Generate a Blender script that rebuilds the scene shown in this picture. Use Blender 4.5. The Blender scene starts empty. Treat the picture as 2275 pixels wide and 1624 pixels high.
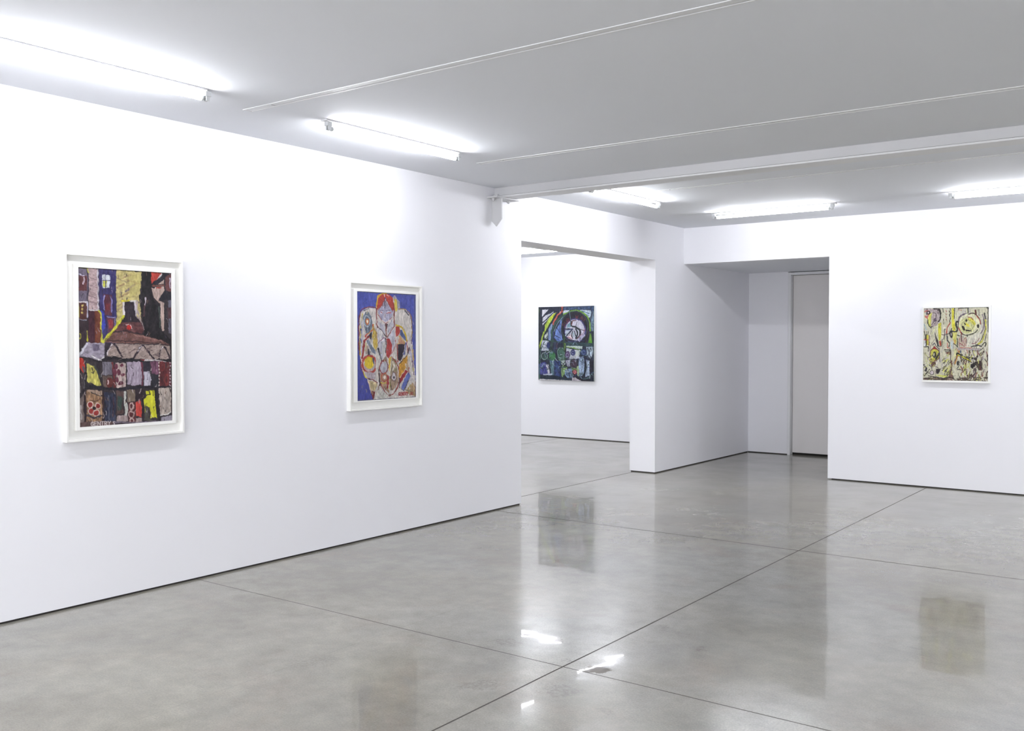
import bpy, bmesh, math, random
import numpy as np
from mathutils import Vector, Matrix

scene = bpy.context.scene
COL = scene.collection
# ------------------------------------------------------------------ dimensions (metres)
H = 2.859          # ceiling height
YF = 10.509        # far wall plane
YA, YB = 7.184, 9.785   # opening in the left wall
TW = 0.329         # left wall thickness
HD = 2.432         # head height of both openings
XJ = 1.736         # alcove opening, right jamb
YAL = 12.47        # alcove back wall
Y2 = 12.58         # back wall of the side room
GAP = 0.012        # shadow gap under the walls
XR, YN, XL = 9.4, -4.2, -7.6

# ------------------------------------------------------------------ helpers
def s2l(c):
    c = np.asarray(c, dtype=float) / 255.0
    return np.where(c <= 0.04045, c / 12.92, ((c + 0.055) / 1.055) ** 2.4)

def box(bm, x0, x1, y0, y1, z0, z1):
    m = Matrix.Translation(((x0 + x1) / 2, (y0 + y1) / 2, (z0 + z1) / 2)) @ Matrix.Diagonal((abs(x1 - x0), abs(y1 - y0), abs(z1 - z0), 1))
    return bmesh.ops.create_cube(bm, size=1.0, matrix=m)['verts']

def cyl(bm, p0, p1, r, seg=16):
    p0, p1 = Vector(p0), Vector(p1)
    d = p1 - p0
    rot = d.to_track_quat('Z', 'Y').to_matrix().to_4x4()
    m = Matrix.Translation((p0 + p1) / 2) @ rot
    return bmesh.ops.create_cone(bm, cap_ends=True, segments=seg, radius1=r, radius2=r, depth=d.length, matrix=m)['verts']

def prism(bm, pts, axis, a, b):
    """extrude the 2D outline pts along axis from a to b (axis 0: pts are (y,z))"""
    def P(p, t):
        if axis == 0: return (t, p[0], p[1])
        if axis == 1: return (p[0], t, p[1])
        return (p[0], p[1], t)
    va = [bm.verts.new(P(p, a)) for p in pts]
    vb = [bm.verts.new(P(p, b)) for p in pts]
    bm.faces.new(va); bm.faces.new(vb[::-1])
    n = len(pts)
    for i in range(n):
        bm.faces.new((va[i], vb[i], vb[(i + 1) % n], va[(i + 1) % n]))
    bmesh.ops.recalc_face_normals(bm, faces=bm.faces)

def obj(name, bm, mat, parent=None, bevel=0.0, seg=2, smooth=False):
    bmesh.ops.recalc_face_normals(bm, faces=bm.faces)
    me = bpy.data.meshes.new(name)
    bm.to_mesh(me); bm.free()
    me.materials.append(mat)
    o = bpy.data.objects.new(name, me); COL.objects.link(o)
    if parent: o.parent = parent
    if bevel:
        b = o.modifiers.new('bevel', 'BEVEL'); b.width = bevel; b.segments = seg; b.limit_method = 'ANGLE'
    if smooth:
        for p in me.polygons: p.use_smooth = True
        try:
            o.modifiers.new('es', 'EDGE_SPLIT').split_angle = math.radians(40)
        except Exception: pass
    return o

def struct(name, bm, mat, **k):
    o = obj(name, bm, mat, **k)
    o['kind'] = 'structure'
    return o

def thing(name, label, cat, loc, group=None, rotz=0.0):
    o = bpy.data.objects.new(name, None); COL.objects.link(o)
    o.empty_display_size = 0.1
    o.location = loc; o.rotation_euler = (0, 0, rotz)
    o['label'] = label; o['category'] = cat
    if group: o['group'] = group
    return o

# ------------------------------------------------------------------ materials
def nodes(name):
    m = bpy.data.materials.new(name); m.use_nodes = True
    nt = m.node_tree
    return m, nt, nt.nodes['Principled BSDF'], nt.nodes, nt.links

def add_bump(nt, bs, scale, strength, dist=0.002, detail=4, coords='Object'):
    N, L = nt.nodes, nt.links
    tc = N.new('ShaderNodeTexCoord'); no = N.new('ShaderNodeTexNoise'); bu = N.new('ShaderNodeBump')
    no.inputs['Scale'].default_value = scale; no.inputs['Detail'].default_value = detail
    bu.inputs['Strength'].default_value = strength; bu.inputs['Distance'].default_value = dist
    L.new(tc.outputs[coords], no.inputs['Vector']); L.new(no.outputs['Fac'], bu.inputs['Height']); L.new(bu.outputs['Normal'], bs.inputs['Normal'])

def paint(name, col, rough=0.6, spec=0.3, bscale=90, bstr=0.08):
    m, nt, bs, N, L = nodes(name)
    bs.inputs['Base Color'].default_value = (*col, 1); bs.inputs['Roughness'].default_value = rough
    bs.inputs['Specular IOR Level'].default_value = spec
    tc = N.new('ShaderNodeTexCoord'); n1 = N.new('ShaderNodeTexNoise'); n1.inputs['Scale'].default_value = 1.3; n1.inputs['Detail'].default_value = 1
    mx = N.new('ShaderNodeMix'); mx.data_type = 'RGBA'
    mx.inputs[6].default_value = (*[c * 0.985 for c in col], 1); mx.inputs[7].default_value = (*[min(1, c * 1.01) for c in col], 1)
    L.new(tc.outputs['Object'], n1.inputs['Vector']); L.new(n1.outputs['Fac'], mx.inputs[0]); L.new(mx.outputs[2], bs.inputs['Base Color'])
    if bstr: add_bump(nt, bs, bscale, bstr, 0.001, 2)
    return m

M_WALL = paint('wall_paint', (0.868, 0.868, 0.903), 0.7, 0.2, 60, 0)
M_CEIL = paint('ceiling_paint', (0.81, 0.826, 0.866), 0.8, 0.15, 60, 0)
M_TRIM = paint('trim_paint', (0.80, 0.805, 0.82), 0.45, 0.4, 120, 0.03)
M_DIM_BEAM = paint('dimmed_beam_paint', (0.64, 0.64, 0.65), 0.5, 0.35, 45, 0.2)  # white beam paint, darkened so the web reads as shaded
M_LIT_BEAM = paint('lit_beam_paint', (0.80, 0.80, 0.81), 0.5, 0.35, 45, 0.2)  # same white paint, lightened for the light bounced onto the underside
M_FRAME = paint('frame_lacquer', (0.885, 0.88, 0.853), 0.45, 0.35, 150, 0.03)
M_DARK = paint('shadow_gap', (0.05, 0.047, 0.045), 0.8, 0.1)
M_SLOT = paint('slot_interior', (0.02, 0.02, 0.018), 0.7, 0.1)
M_HOLD = paint('lampholder_plastic', (0.70, 0.72, 0.73), 0.4, 0.4, 100, 0.0)
M_DOOR = paint('door_paint', (0.80, 0.775, 0.765), 0.55, 0.3, 80, 0.05)
M_METAL, nt, bs, N, L = nodes('pin_metal')
bs.inputs['Base Color'].default_value = (.45, .45, .45, 1); bs.inputs['Metallic'].default_value = 1; bs.inputs['Roughness'].default_value = .35

TUBE_STRENGTH = 82.0
P_SIDE, P_OUT, P_FILL = 24.0, 28.0, 60.0
M_TUBE, nt, bs, N, L = nodes('fluorescent_glow')
bs.inputs['Base Color'].default_value = (.9, .9, .9, 1)
bs.inputs['Emission Color'].default_value = (0.935, 0.95, 1.0, 1); bs.inputs['Emission Strength'].default_value = TUBE_STRENGTH

# --- polished concrete floor
def make_floor_mat():
    m, nt, bs, N, L = nodes('polished_concrete')
    tc = N.new('ShaderNodeTexCoord')
    P = tc.outputs['Object']
    def noise(scale, detail=5, rough=.55, vec=None, dist=0.0):
        n = N.new('ShaderNodeTexNoise'); n.inputs['Scale'].default_value = scale; n.inputs['Detail'].default_value = detail
        n.inputs['Roughness'].default_value = rough; n.inputs['Distortion'].default_value = dist
        L.new(vec or P, n.inputs['Vector']); return n.outputs['Fac']
    def math_(op, a, b=None, c=None):
        n = N.new('ShaderNodeMath'); n.operation = op
        for i, v in enumerate((a, b, c)):
            if v is None: continue
            if isinstance(v, (int, float)): n.inputs[i].default_value = v
            else: L.new(v, n.inputs[i])
        return n.outputs[0]
    def ramp(v, stops):
        r = N.new('ShaderNodeValToRGB'); e = r.color_ramp.elements
        e[0].position, e[0].color = stops[0][0], (*stops[0][1], 1); e[1].position, e[1].color = stops[-1][0], (*stops[-1][1], 1)
        for p, c in stops[1:-1]:
            k = e.new(p); k.color = (*c, 1)
        L.new(v, r.inputs[0]); return r.outputs[0]
    def mix(f, a, b, mode='MIX'):
        x = N.new('ShaderNodeMix'); x.data_type = 'RGBA'; x.blend_type = mode
        for i, v in ((0, f), (6, a), (7, b)):
            if isinstance(v, (int, float)): x.inputs[i].default_value = v
            elif isinstance(v, tuple): x.inputs[i].default_value = (*v, 1)
            else: L.new(v, x.inputs[i])
        return x.outputs[2]
    def mapr(v, a, b, c=0., d=1.):
        n = N.new('ShaderNodeMapRange'); L.new(v, n.inputs[0])
        for i, q in enumerate((a, b, c, d)): n.inputs[i + 1].default_value = q
        return n.outputs[0]
    base = ramp(noise(0.9, 4, .6), [(.30, (.215, .202, .162)), (.5, (.276, .261, .213)), (.74, (.342, .324, .268))])
    cool = mapr(noise(0.55, 3, .5, dist=.6), .45, .65)
    base = mix(math_('MULTIPLY', cool, .5), base, (.275, .282, .262))
    warm = mapr(noise(1.7, 4, .6, dist=.4), .54, .74)
    base = mix(math_('MULTIPLY', warm, .45), base, (.270, .218, .170))
    # trowel mottling and fine grain
    mot = mapr(noise(5.5, 6, .72), .30, .72, .84, 1.15)
    gr = mapr(noise(120, 3, .85), .28, .72, .80, 1.17)
    k = N.new('ShaderNodeCombineColor')
    v = math_('MULTIPLY', mot, gr)
    for i in range(3): L.new(v, k.inputs[i])
    base = mix(1.0, base, k.outputs[0], 'MULTIPLY')
    # small dark scuffs, stretched
    mp = N.new('ShaderNodeMapping'); mp.inputs['Rotation'].default_value = (0, 0, .62); mp.inputs['Scale'].default_value = (3.2, 9.5, 1); L.new(P, mp.inputs[0])
    sc = mapr(noise(1.0, 5, .75, mp.outputs[0]), .64, .73)
    base = mix(math_('MULTIPLY', sc, .38), base, (.15, .135, .125))
    sp = N.new('ShaderNodeSeparateXYZ'); L.new(P, sp.inputs[0])
    X, Y = sp.outputs[0], sp.outputs[1]
    # named stains: x, y, rx, ry, strength, rotation
    warpx = math_('MULTIPLY', math_('SUBTRACT', noise(14, 4, .75), .5), .17)
    warpy = math_('MULTIPLY', math_('SUBTRACT', noise(17, 4, .75), .5), .17)
    rough_mask = None
    wisp = mapr(noise(46, 3, .8, mp.outputs[0] if False else None), .38, .62)
    for (sx, sy, rx, ry, st, rot) in STAINS:
        dx = math_('ADD', math_('SUBTRACT', X, sx), warpx); dy = math_('ADD', math_('SUBTRACT', Y, sy), warpy)
        c, s_ = math.cos(rot), math.sin(rot)
        u = math_('ADD', math_('MULTIPLY', dx, c / rx), math_('MULTIPLY', dy, s_ / rx))
        w = math_('ADD', math_('MULTIPLY', dx, -s_ / ry), math_('MULTIPLY', dy, c / ry))
        d = math_('ADD', math_('MULTIPLY', u, u), math_('MULTIPLY', w, w))
        f = mapr(d, 1.15, .6, 0., st)
        if st < .8: f = math_('MULTIPLY', f, wisp)
        base = mix(f, base, (.165, .145, .125) if st > .8 else (.12, .105, .09))
        if st > .8: rough_mask = f
    # saw-cut joints
    joint = None
    wob = math_('MULTIPLY', math_('SUBTRACT', noise(.8, 2, .5), .5), .012)
    for ax, val, hw in JOINTS:
        d = math_('ABSOLUTE', math_('ADD', math_('SUBTRACT', X if ax == 0 else Y, val), wob))
        f = mapr(d, hw * 1.35, hw * .75)
        f = math_('MULTIPLY', f, .22) if hw < .002 else f
        joint = f if joint is None else math_('MAXIMUM', joint, f)
    base = mix(math_('MULTIPLY', joint, .88), base, (.045, .04, .036))
    L.new(base, bs.inputs['Base Color'])
    # roughness: polished with duller patches
    r = mapr(noise(2.2, 3, .6), .3, .75, .16, .27)
    
    r = math_('ADD', r, math_('MULTIPLY', rough_mask, .2))
    dull = math_('MAXIMUM', rough_mask, joint)
    L.new(r, bs.inputs['Roughness'])
    bs.inputs['IOR'].default_value = 1.5
    L.new(math_('MULTIPLY', math_('SUBTRACT', 1.0, dull), .42), bs.inputs['Specular IOR Level'])
    L.new(math_('MULTIPLY', math_('SUBTRACT', 1.0, dull), .42), bs.inputs['Coat Weight'])
    bs.inputs['Coat Roughness'].default_value = .022; bs.inputs['Coat IOR'].default_value = 1.5
    b1 = N.new('ShaderNodeBump'); b1.inputs['Strength'].default_value = .42; b1.inputs['Distance'].default_value = .004
    L.new(noise(2.6, 2, .45), b1.inputs['Height'])
    b2 = N.new('ShaderNodeBump'); b2.inputs['Strength'].default_value = .06; b2.inputs['Distance'].default_value = .0006
    L.new(noise(95, 2, .7), b2.inputs['Height']); L.new(b1.outputs[0], b2.inputs['Normal'])
    L.new(b2.outputs[0], bs.inputs['Normal']); L.new(b1.outputs[0], bs.inputs['Coat Normal'])
    return m
JOINTS = [(0, 1.75, .0019), (0, 2.765, .0042), (0, -.262, .0065), (0, -3.08, .007), (0, 5.79, .004), (1, 3.69, .0030), (1, 6.775, .0062), (1, .62, .003), (1, -2.45, .003)]
STAINS = [(2.912, 3.745, .062, .050, .85, .64), (2.60, 3.27, .10, .060, .45, .9), (2.93, 3.43, .10, .075, .42, .5), (2.35, 3.83, .085, .05, .40, .3),
          (2.742, 3.772, .022, .030, .6, .64), (2.53, 4.02, .028, .05, .5, .64), (3.165, 4.30, .035, .05, .42, .64), (2.86, 4.52, .03, .07, .32, .4),
          (1.78, 3.05, .14, .10, .22, .8), (.62, 6.35, .10, .16, .42, .6), (3.2, 3.35, .03, .03, .45, .4)]
M_FLOOR = make_floor_mat()

# ------------------------------------------------------------------ the setting
bm = bmesh.new(); box(bm, XL - .3, XR + .3, YN - .3, 13.2, -.12, 0)
struct('floor', bm, M_FLOOR)

# ceiling, left open where the slot vents sit
SLOTS = [(3.617, 3.683, .572), (5.741, 5.801, .622), (7.733, 7.790, .985)]   # y0, y1, start x
XE = 8.2
bm = bmesh.new()
ys = [YN - .3]
for y0, y1, xs in SLOTS: ys += [y0, y1]
ys += [13.2]
for i in range(0, len(ys), 2):
    box(bm, -.2, XR + .3, ys[i], ys[i + 1], H, H + .12)
for y0, y1, xs in SLOTS:
    box(bm, -.2, xs, y0, y1, H, H + .12); box(bm, XE, XR + .3, y0, y1, H, H + .12)
box(bm, XL - .3, -.2, YN - .3, 13.2, H, H + .12)
box(bm, 0, 2.0, YF + .02, YAL + .05, HD, HD + .1)           # low alcove ceiling
struct('ceiling', bm, M_CEIL)

def wall(name, boxes, gaps, side):
    bm = bmesh.new()
    for b in boxes: box(bm, *b)
    struct(name, bm, M_WALL)
    if gaps:
        bm = bmesh.new()
        for b in gaps: box(bm, *b)
        struct('gap_shade_' + side, bm, M_DARK)  # recessed strip whose near-black colour stands in for the shade in the gap
g = .012
wall('wall_left', [(-TW, 0, YN, YA, GAP, H), (-TW, 0, YA, YB, HD, H), (-TW, 0, YB, YAL + .12, GAP, H)],
     [(-TW + g, -g, YN, YA - g, 0, GAP), (-TW + g, -g, YB + g, YAL, 0, GAP)], 'left')
wall('wall_back', [(XJ, XR, YF, YF + .16, GAP, H), (0, XJ, YF, YF + .16, HD, H)], [(XJ + .04, XR, YF + g, YF + .148, 0, GAP)], 'back')
DX0, DX1, DZ = .585, 1.52, 2.388      # door leaf opening
wall('wall_alcove', [(0, DX0 - .0385, YAL, YAL + .14, GAP, HD), (DX1 + .0385, 2.0, YAL, YAL + .14, GAP, HD), (1.98, 2.1, YF + .16, YAL, GAP, HD)],
     [(0, DX0 - .05, YAL + g, YAL + .13, 0, GAP), (DX1 + .05, 2.0, YAL + g, YAL + .13, 0, GAP)], 'alcove')
wall('wall_side_room_back', [(XL, -TW, Y2, Y2 + .15, GAP, H)], [(XL, -TW, Y2 + g, Y2 + .13, 0, GAP)], 'side_room_back')
wall('wall_side_room_left', [(XL - .15, XL, YN, Y2 + .15, 0, H)], None, '')
wall('wall_right', [(XR, XR + .15, YN, YF + .16, 0, H)], None, '')
wall('wall_front', [(XL, XR, YN - .15, YN, 0, H)], None, '')
wall('wall_side_room_front', [(XL, -TW, 3.4, 3.55, 0, H)], None, '')

# alcove door
d = bpy.data.objects.new('door_1', None); COL.objects.link(d); d.location = (DX0, YAL, 0); d['kind'] = 'structure'
bm = bmesh.new()
for (a, b, c, e, z0, z1) in ((DX0 - .036, DX0, YAL - .006, YAL + .10, 0, DZ + .034), (DX1, DX1 + .036, YAL - .006, YAL + .10, 0, DZ + .034), (DX0, DX1, YAL - .006, YAL + .10, DZ, DZ + .034)):
    box(bm, a - DX0, b - DX0, c - YAL, e - YAL, z0, z1)
obj('door_frame', bm, M_TRIM, d, bevel=.002)
bm = bmesh.new(); box(bm, .004, DX1 - DX0 - .004, .075, .118, .028, DZ - .004)
obj('door_leaf', bm, M_DOOR, d, bevel=.002)
bm = bmesh.new(); box(bm, -.4, 1.3, .16, .2, 0, HD)
obj('door_backing', bm, M_DARK, d)

# ------------------------------------------------------------------ beam and its bracket
BY0, BY1 = 6.770, 6.952
b = thing('steel_beam', 'white painted steel beam crossing the ceiling from the bracket on the left wall', 'beam', (0, BY0, 2.772))
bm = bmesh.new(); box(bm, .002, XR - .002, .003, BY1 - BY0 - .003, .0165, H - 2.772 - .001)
obj('web', bm, M_DIM_BEAM, b)
bm = bmesh.new(); box(bm, .002, XR - .002, 0, BY1 - BY0, 0, .0145)
obj('bottom_flange', bm, M_LIT_BEAM, b, bevel=.002)
bm = bmesh.new(); box(bm, .004, XR - .004, .006, .03, .0140, .0175)
obj('seam', bm, M_DARK, b)
k = thing('beam_bracket', 'white steel bracket with a pointed fin under the beam end on the left wall', 'bracket', (0, 6.82, 2.515))
bm = bmesh.new(); box(bm, 0.001, .118, -.155, .175, .244, .2565)
obj('bearing_plate', bm, M_DIM_BEAM, k, bevel=.002)
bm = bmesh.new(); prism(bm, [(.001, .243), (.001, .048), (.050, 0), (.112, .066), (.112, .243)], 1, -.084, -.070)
obj('hanging_fin', bm, M_DIM_BEAM, k, bevel=.0015)
for (x, y) in ((.045, -.115), (.05, .10)):
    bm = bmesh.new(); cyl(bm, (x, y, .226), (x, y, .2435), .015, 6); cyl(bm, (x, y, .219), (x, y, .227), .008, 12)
    obj('bolt', bm, M_DIM_BEAM, k)
bm = bmesh.new(); box(bm, .03, .06, -.075, -.052, .2565, .285); cyl(bm, (.035, -.09, .2565), (.035, -.09, .272), .014, 6)
obj('top_nut', bm, M_DIM_BEAM, k)

# ------------------------------------------------------------------ slot vents in the ceiling
VL = ['white slot vent in the ceiling nearest the camera, ending between the two long left lights',
      'white slot vent across the middle of the ceiling, just before the steel beam',
      'thin white slot vent in the ceiling behind the steel beam']
for i, (y0, y1, xs) in enumerate(SLOTS):
    w = y1 - y0; Ln = XE - xs
    v = thing('ceiling_slot_vent', VL[i], 'vent', (xs, y0, H), group='slot vents in the ceiling')
    e = .24
    dk0, dk1 = w * .68, w * .84            # the open slot
    bm = bmesh.new()
    box(bm, 0, Ln, 0, w * .22, -.0035, .02); box(bm, 0, Ln, w * .84, w, -.0035, .02); box(bm, 0, .012, w * .22, w * .84, -.0035, .02)
    obj('flange', bm, M_TRIM, v)
    bm = bmesh.new(); box(bm, e, Ln, w * .245, dk0, -.0022, .012)
    obj('deflector', bm, M_TRIM, v)
    bm = bmesh.new(); box(bm, .014, e - .014, w * .245, w * .815, -.0022, .012)
    obj('end_plate', bm, M_TRIM, v)
    if i == 0:
        bm = bmesh.new(); box(bm, 1.33, 1.42, w * .66, w * .838, -.001, .011)
        obj('joint_plate', bm, M_TRIM, v)
    bm = bmesh.new(); box(bm, 0, Ln, 0, w, .06, .065); box(bm, 0, Ln, 0, .001, .02, .06); box(bm, 0, Ln, w - .001, w, .02, .06); box(bm, 0, .001, 0, w, .02, .06)
    obj('dark_interior', bm, M_SLOT, v)

# ------------------------------------------------------------------ fluorescent battens
def light_proto(label, group):
    t = thing('fluorescent_light', label, 'light', (0, 0, H), group=group)
    bm = bmesh.new(); box(bm, -.61, .66, -.026, .026, -.012, -.0005)
    obj('batten', bm, M_TRIM, t, bevel=.002)
    for s in (-1, 1):
        bm = bmesh.new()
        x0, x1 = (s * .604, s * .640)
        box(bm, min(x0, x1), max(x0, x1), -.017, .017, -.038, -.012)
        box(bm, min(s * .609, s * .631), max(s * .609, s * .631), -.015, -.005, -.062, -.038); box(bm, min(s * .609, s * .631), max(s * .609, s * .631), .005, .015, -.062, -.038)
        h = obj('lampholder', bm, M_HOLD, t, bevel=.002)
        bm = bmesh.new(); cyl(bm, (s * .596, 0, -.050), (s * .625, 0, -.050), .004, 8)
        obj('pin', bm, M_METAL, h)
    bm = bmesh.new(); cyl(bm, (-.585, 0, -.050), (.585, 0, -.050), .013, 16)
    obj('tube', bm, M_TUBE, t, smooth=True)
    for s in (-1, 1):
        bm = bmesh.new(); cyl(bm, (s * .585, 0, -.050), (s * .598, 0, -.050), .0134, 16)
        obj('end_cap', bm, M_HOLD, t, smooth=True)
    return t
proto = None
def place_light(x, y, rot, label, group):
    """centre of the tube; rot 0 = along x"""
    global proto
    if proto is None:
        proto = light_proto(label, group); t = proto
    else:
        t = proto.copy(); COL.objects.link(t)
        for ch in list(proto.children):
            c = ch.copy(); COL.objects.link(c); c.parent = t
            for gch in list(ch.children):
                q = gch.copy(); COL.objects.link(q); q.parent = c
        t['label'] = label; t['group'] = group
    t.location = (x, y, H); t.rotation_euler = (0, 0, rot)
    return t
R90 = math.pi / 2
G1 = 'fluorescent lights along the ceiling edges'
G2 = 'fluorescent lights of the side room'
G3 = 'fluorescent lights outside the view'
place_light(.775, 2.60, -R90, 'white fluorescent batten light cut by the left picture edge, nearest the camera', G1)
place_light(.775, 4.72, -R90, 'white fluorescent batten light above the blue painting, in front of the beam', G1)
place_light(.775, 7.76, -R90, 'white fluorescent batten light on the ceiling just behind the steel beam, over the wide opening', G1)
place_light(1.49, 9.445, 0, 'white fluorescent batten light on the ceiling in front of the door alcove', G1)
place_light(3.82, 9.395, 0, 'white fluorescent batten light above the yellow painting, cut by the right picture edge', G1)
place_light(-2.98, 11.50, 0, 'fluorescent light glimpsed through the wide opening, on the side room ceiling', G2)
def area(name, loc, rot, sx, sy, power, col):
    l = bpy.data.lights.new(name, 'AREA'); l.shape = 'RECTANGLE'; l.size = sx; l.size_y = sy; l.energy = power; l.color = col
    o = bpy.data.objects.new(name, l); COL.objects.link(o); o.location = loc; o.rotation_euler = rot
    return o
TC = (0.935, 0.95, 1.0)
# the rest of the side room's tubes, and those of the gallery beyond the frame
for x, y in ((-1.45, 11.0), (-1.45, 8.87)):
    place_light(x, y, R90, 'white fluorescent batten light on the side room ceiling, mirrored in the polished floor', G2)
for x, y, r in ((-1.45, 6.7, R90), (-1.45, 4.8, R90), (-5.2, 11.5, 0), (-6.6, 9.6, R90), (-6.6, 7.2, R90), (-6.6, 5.0, R90), (-4, 4.6, 0)):
    area('side_room_tube', (x, y, H - .05), (0, 0, r), 1.17, .026, P_SIDE, TC)
for x, y, r in ((.775, .45, R90), (6.15, 9.395, 0), (8.45, 8.9, R90), (8.55, 5.4, R90), (8.55, 2.2, R90), (8.55, -.8, R90), (2.2, -3.3, 0), (5.2, -3.3, 0), (7.6, -3.3, 0)):
    area('gallery_tube', (x, y, H - .05), (0, 0, r), 1.17, .026, P_OUT, TC)
# unseen fill panels added behind the camera to even out the light
for x in (1.6, 4.4, 7.2):
    area('fill_light', (x, YN + .02, 1.55), (R90, 0, 0), 2.2, 1.9, P_FILL, (0.955, 0.965, 1.0))

# ------------------------------------------------------------------ painted canvases
class Painter:
    """paints coverage onto a grid of canvas points; shapes are given in sheet coordinates"""
    def __init__(s, corners, nu, nv, seed):
        s.rng = np.random.RandomState(seed)
        src = [(0, 0), (1, 0), (1, 1), (0, 1)]; A = []; B = []
        for (u, v), (x, y) in zip(src, corners):
            A.append([u, v, 1, 0, 0, 0, -x * u, -x * v]); B.append(x)
            A.append([0, 0, 0, u, v, 1, -y * u, -y * v]); B.append(y)
        h = np.append(np.linalg.solve(np.array(A, float), np.array(B, float)), 1).reshape(3, 3)
        u, v = np.meshgrid((np.arange(nu)) / (nu - 1), (np.arange(nv)) / (nv - 1))
        d = h[2, 0] * u + h[2, 1] * v + 1
        X = (h[0, 0] * u + h[0, 1] * v + h[0, 2]) / d; Y = (h[1, 0] * u + h[1, 1] * v + h[1, 2]) / d
        s.nu, s.nv = nu, nv; s.U, s.V = u, v; s.px = abs(corners[1][0] - corners[0][0]) / nu; s.sf = max(3.0, 1.1 * s.px)
        s.X0, s.Y0 = X, Y
        s.X = X + (s.noise(40) - .5) * 9 + (s.noise(110) - .5) * 5
        s.Y = Y + (s.noise(40) - .5) * 9 + (s.noise(110) - .5) * 5
        s.img = np.zeros((nv, nu, 3)); s.imp = np.zeros((nv, nu))
    def noise(s, n, ax=1., ay=1., sl=None):
        a, b = max(2, int(n * ay)), max(2, int(n * ax * s.nu / s.nv) if False else int(n * ax))
        g = s.rng.rand(a + 2, b + 2)
        U_, V_ = (s.U, s.V) if sl is None else (s.U[sl], s.V[sl])
        yy = V_ * a; xx = U_ * b
        y0 = yy.astype(int); x0 = xx.astype(int); fy = yy - y0; fx = xx - x0
        fy = fy * fy * (3 - 2 * fy); fx = fx * fx * (3 - 2 * fx)
        return (g[y0, x0] * (1 - fx) + g[y0, x0 + 1] * fx) * (1 - fy) + (g[y0 + 1, x0] * (1 - fx) + g[y0 + 1, x0 + 1] * fx) * fy
    def put(s, m, col, var=.16, dir='v', alpha=1.):
        hit = m > .01
        if not hit.any(): return
        ry, rx = np.where(hit.any(1))[0], np.where(hit.any(0))[0]
        sl = (slice(ry[0], ry[-1] + 1), slice(rx[0], rx[-1] + 1))
        if dir == 'v': t = .45 * s.noise(70, 1, .3, sl) + .55 * s.noise(130, 1, .45, sl)
        else: t = .45 * s.noise(70, .3, 1, sl) + .55 * s.noise(130, .45, 1, sl)
        t = np.clip((t - .5) * 1.35 + .5, 0, 1)
        c = np.array(col, float)[None, None, :] * (1 + (t[..., None] - .5) * 2 * var)
        c = c + (s.noise(25, sl=sl)[..., None] - .5) * 20 + (s.noise(90, sl=sl)[..., None] - .5) * 16
        m = (m[sl] * alpha)[..., None]
        s.img[sl] = s.img[sl] * (1 - m) + c * m
        s.imp[sl] = s.imp[sl] * (1 - m[..., 0]) + t * m[..., 0]
    def fill(s, col, **k): s.put(np.ones((s.nv, s.nu)), col, **k)
    def poly(s, pts, col, **k):
        X, Y = s.X, s.Y; ins = np.zeros(X.shape, bool); dist = np.full(X.shape, 1e9)
        n = len(pts)
        for i in range(n):
            x1, y1 = pts[i]; x2, y2 = pts[(i + 1) % n]
            cnd = ((y1 > Y) != (y2 > Y))
            with np.errstate(divide='ignore', invalid='ignore'):
                xi = (x2 - x1) * (Y - y1) / ((y2 - y1) if y2 != y1 else 1e-9) + x1
            ins ^= cnd & (X < xi)
            dist = np.minimum(dist, s._seg(x1, y1, x2, y2)[0])
        m = np.clip(np.where(ins, dist, -dist) / s.sf + .5, 0, 1)
        s.put(m, col, **k); return m
    def _seg(s, x1, y1, x2, y2):
        dx, dy = x2 - x1, y2 - y1; q = dx * dx + dy * dy + 1e-9
        t = np.clip(((s.X - x1) * dx + (s.Y - y1) * dy) / q, 0, 1)
        return np.hypot(s.X - x1 - t * dx, s.Y - y1 - t * dy), t
    def line(s, pts, w, col, smooth=False, **k):
        if smooth and len(pts) > 2: pts = s.curve(pts)
        dist = np.full(s.X.shape, 1e9)
        for (x1, y1), (x2, y2) in zip(pts[:-1], pts[1:]):
            dist = np.minimum(dist, s._seg(x1, y1, x2, y2)[0])
        w = w * (.75 + .5 * s.noise(30))
        s.put(np.clip((w / 2 - dist) / s.sf + .5, 0, 1), col, **k)
    def curve(s, P, n=7):
        P = [P[0]] + list(P) + [P[-1]]; out = []
        for i in range(1, len(P) - 2):
            p0, p1, p2, p3 = [np.array(q, float) for q in P[i - 1:i + 3]]
            for j in range(n):
                t = j / n
                out.append(tuple(.5 * (2 * p1 + (p2 - p0) * t + (2 * p0 - 5 * p1 + 4 * p2 - p3) * t * t + (3 * p1 - p0 - 3 * p2 + p3) * t ** 3)))
        out.append(tuple(P[-1])); return out
    def ell(s, cx, cy, rx, ry, col, rot=0, ring=None, **k):
        c, n = math.cos(rot), math.sin(rot)
        dx, dy = s.X - cx, s.Y - cy
        r = np.hypot((dx * c + dy * n) / rx, (-dx * n + dy * c) / ry); sc = min(rx, ry)
        if ring: m = np.clip((ring / 2 - np.abs(r - 1) * sc) / s.sf + .5, 0, 1)
        else: m = np.clip((1 - r) * sc / s.sf + .5, 0, 1)
        s.put(m, col, **k)
    def dabs(s, n, box_, cols, ln, wd, ang=(0, 3.14)):
        x0, y0, x1, y1 = box_
        for _ in range(n):
            x, y = s.rng.uniform(x0, x1), s.rng.uniform(y0, y1); a = s.rng.uniform(*ang); l = s.rng.uniform(*ln)
            w = s.rng.uniform(*wd); bend = s.rng.uniform(-.35, .35) * l
            c = cols[s.rng.randint(len(cols))]
            dx, dy = math.cos(a) * l / 2, math.sin(a) * l / 2
            pts = [(x - dx, y - dy), (x - dy / l * bend, y + dx / l * bend), (x + dx, y + dy)]
            s.line(pts, w, c, smooth=True, alpha=.9)
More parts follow.
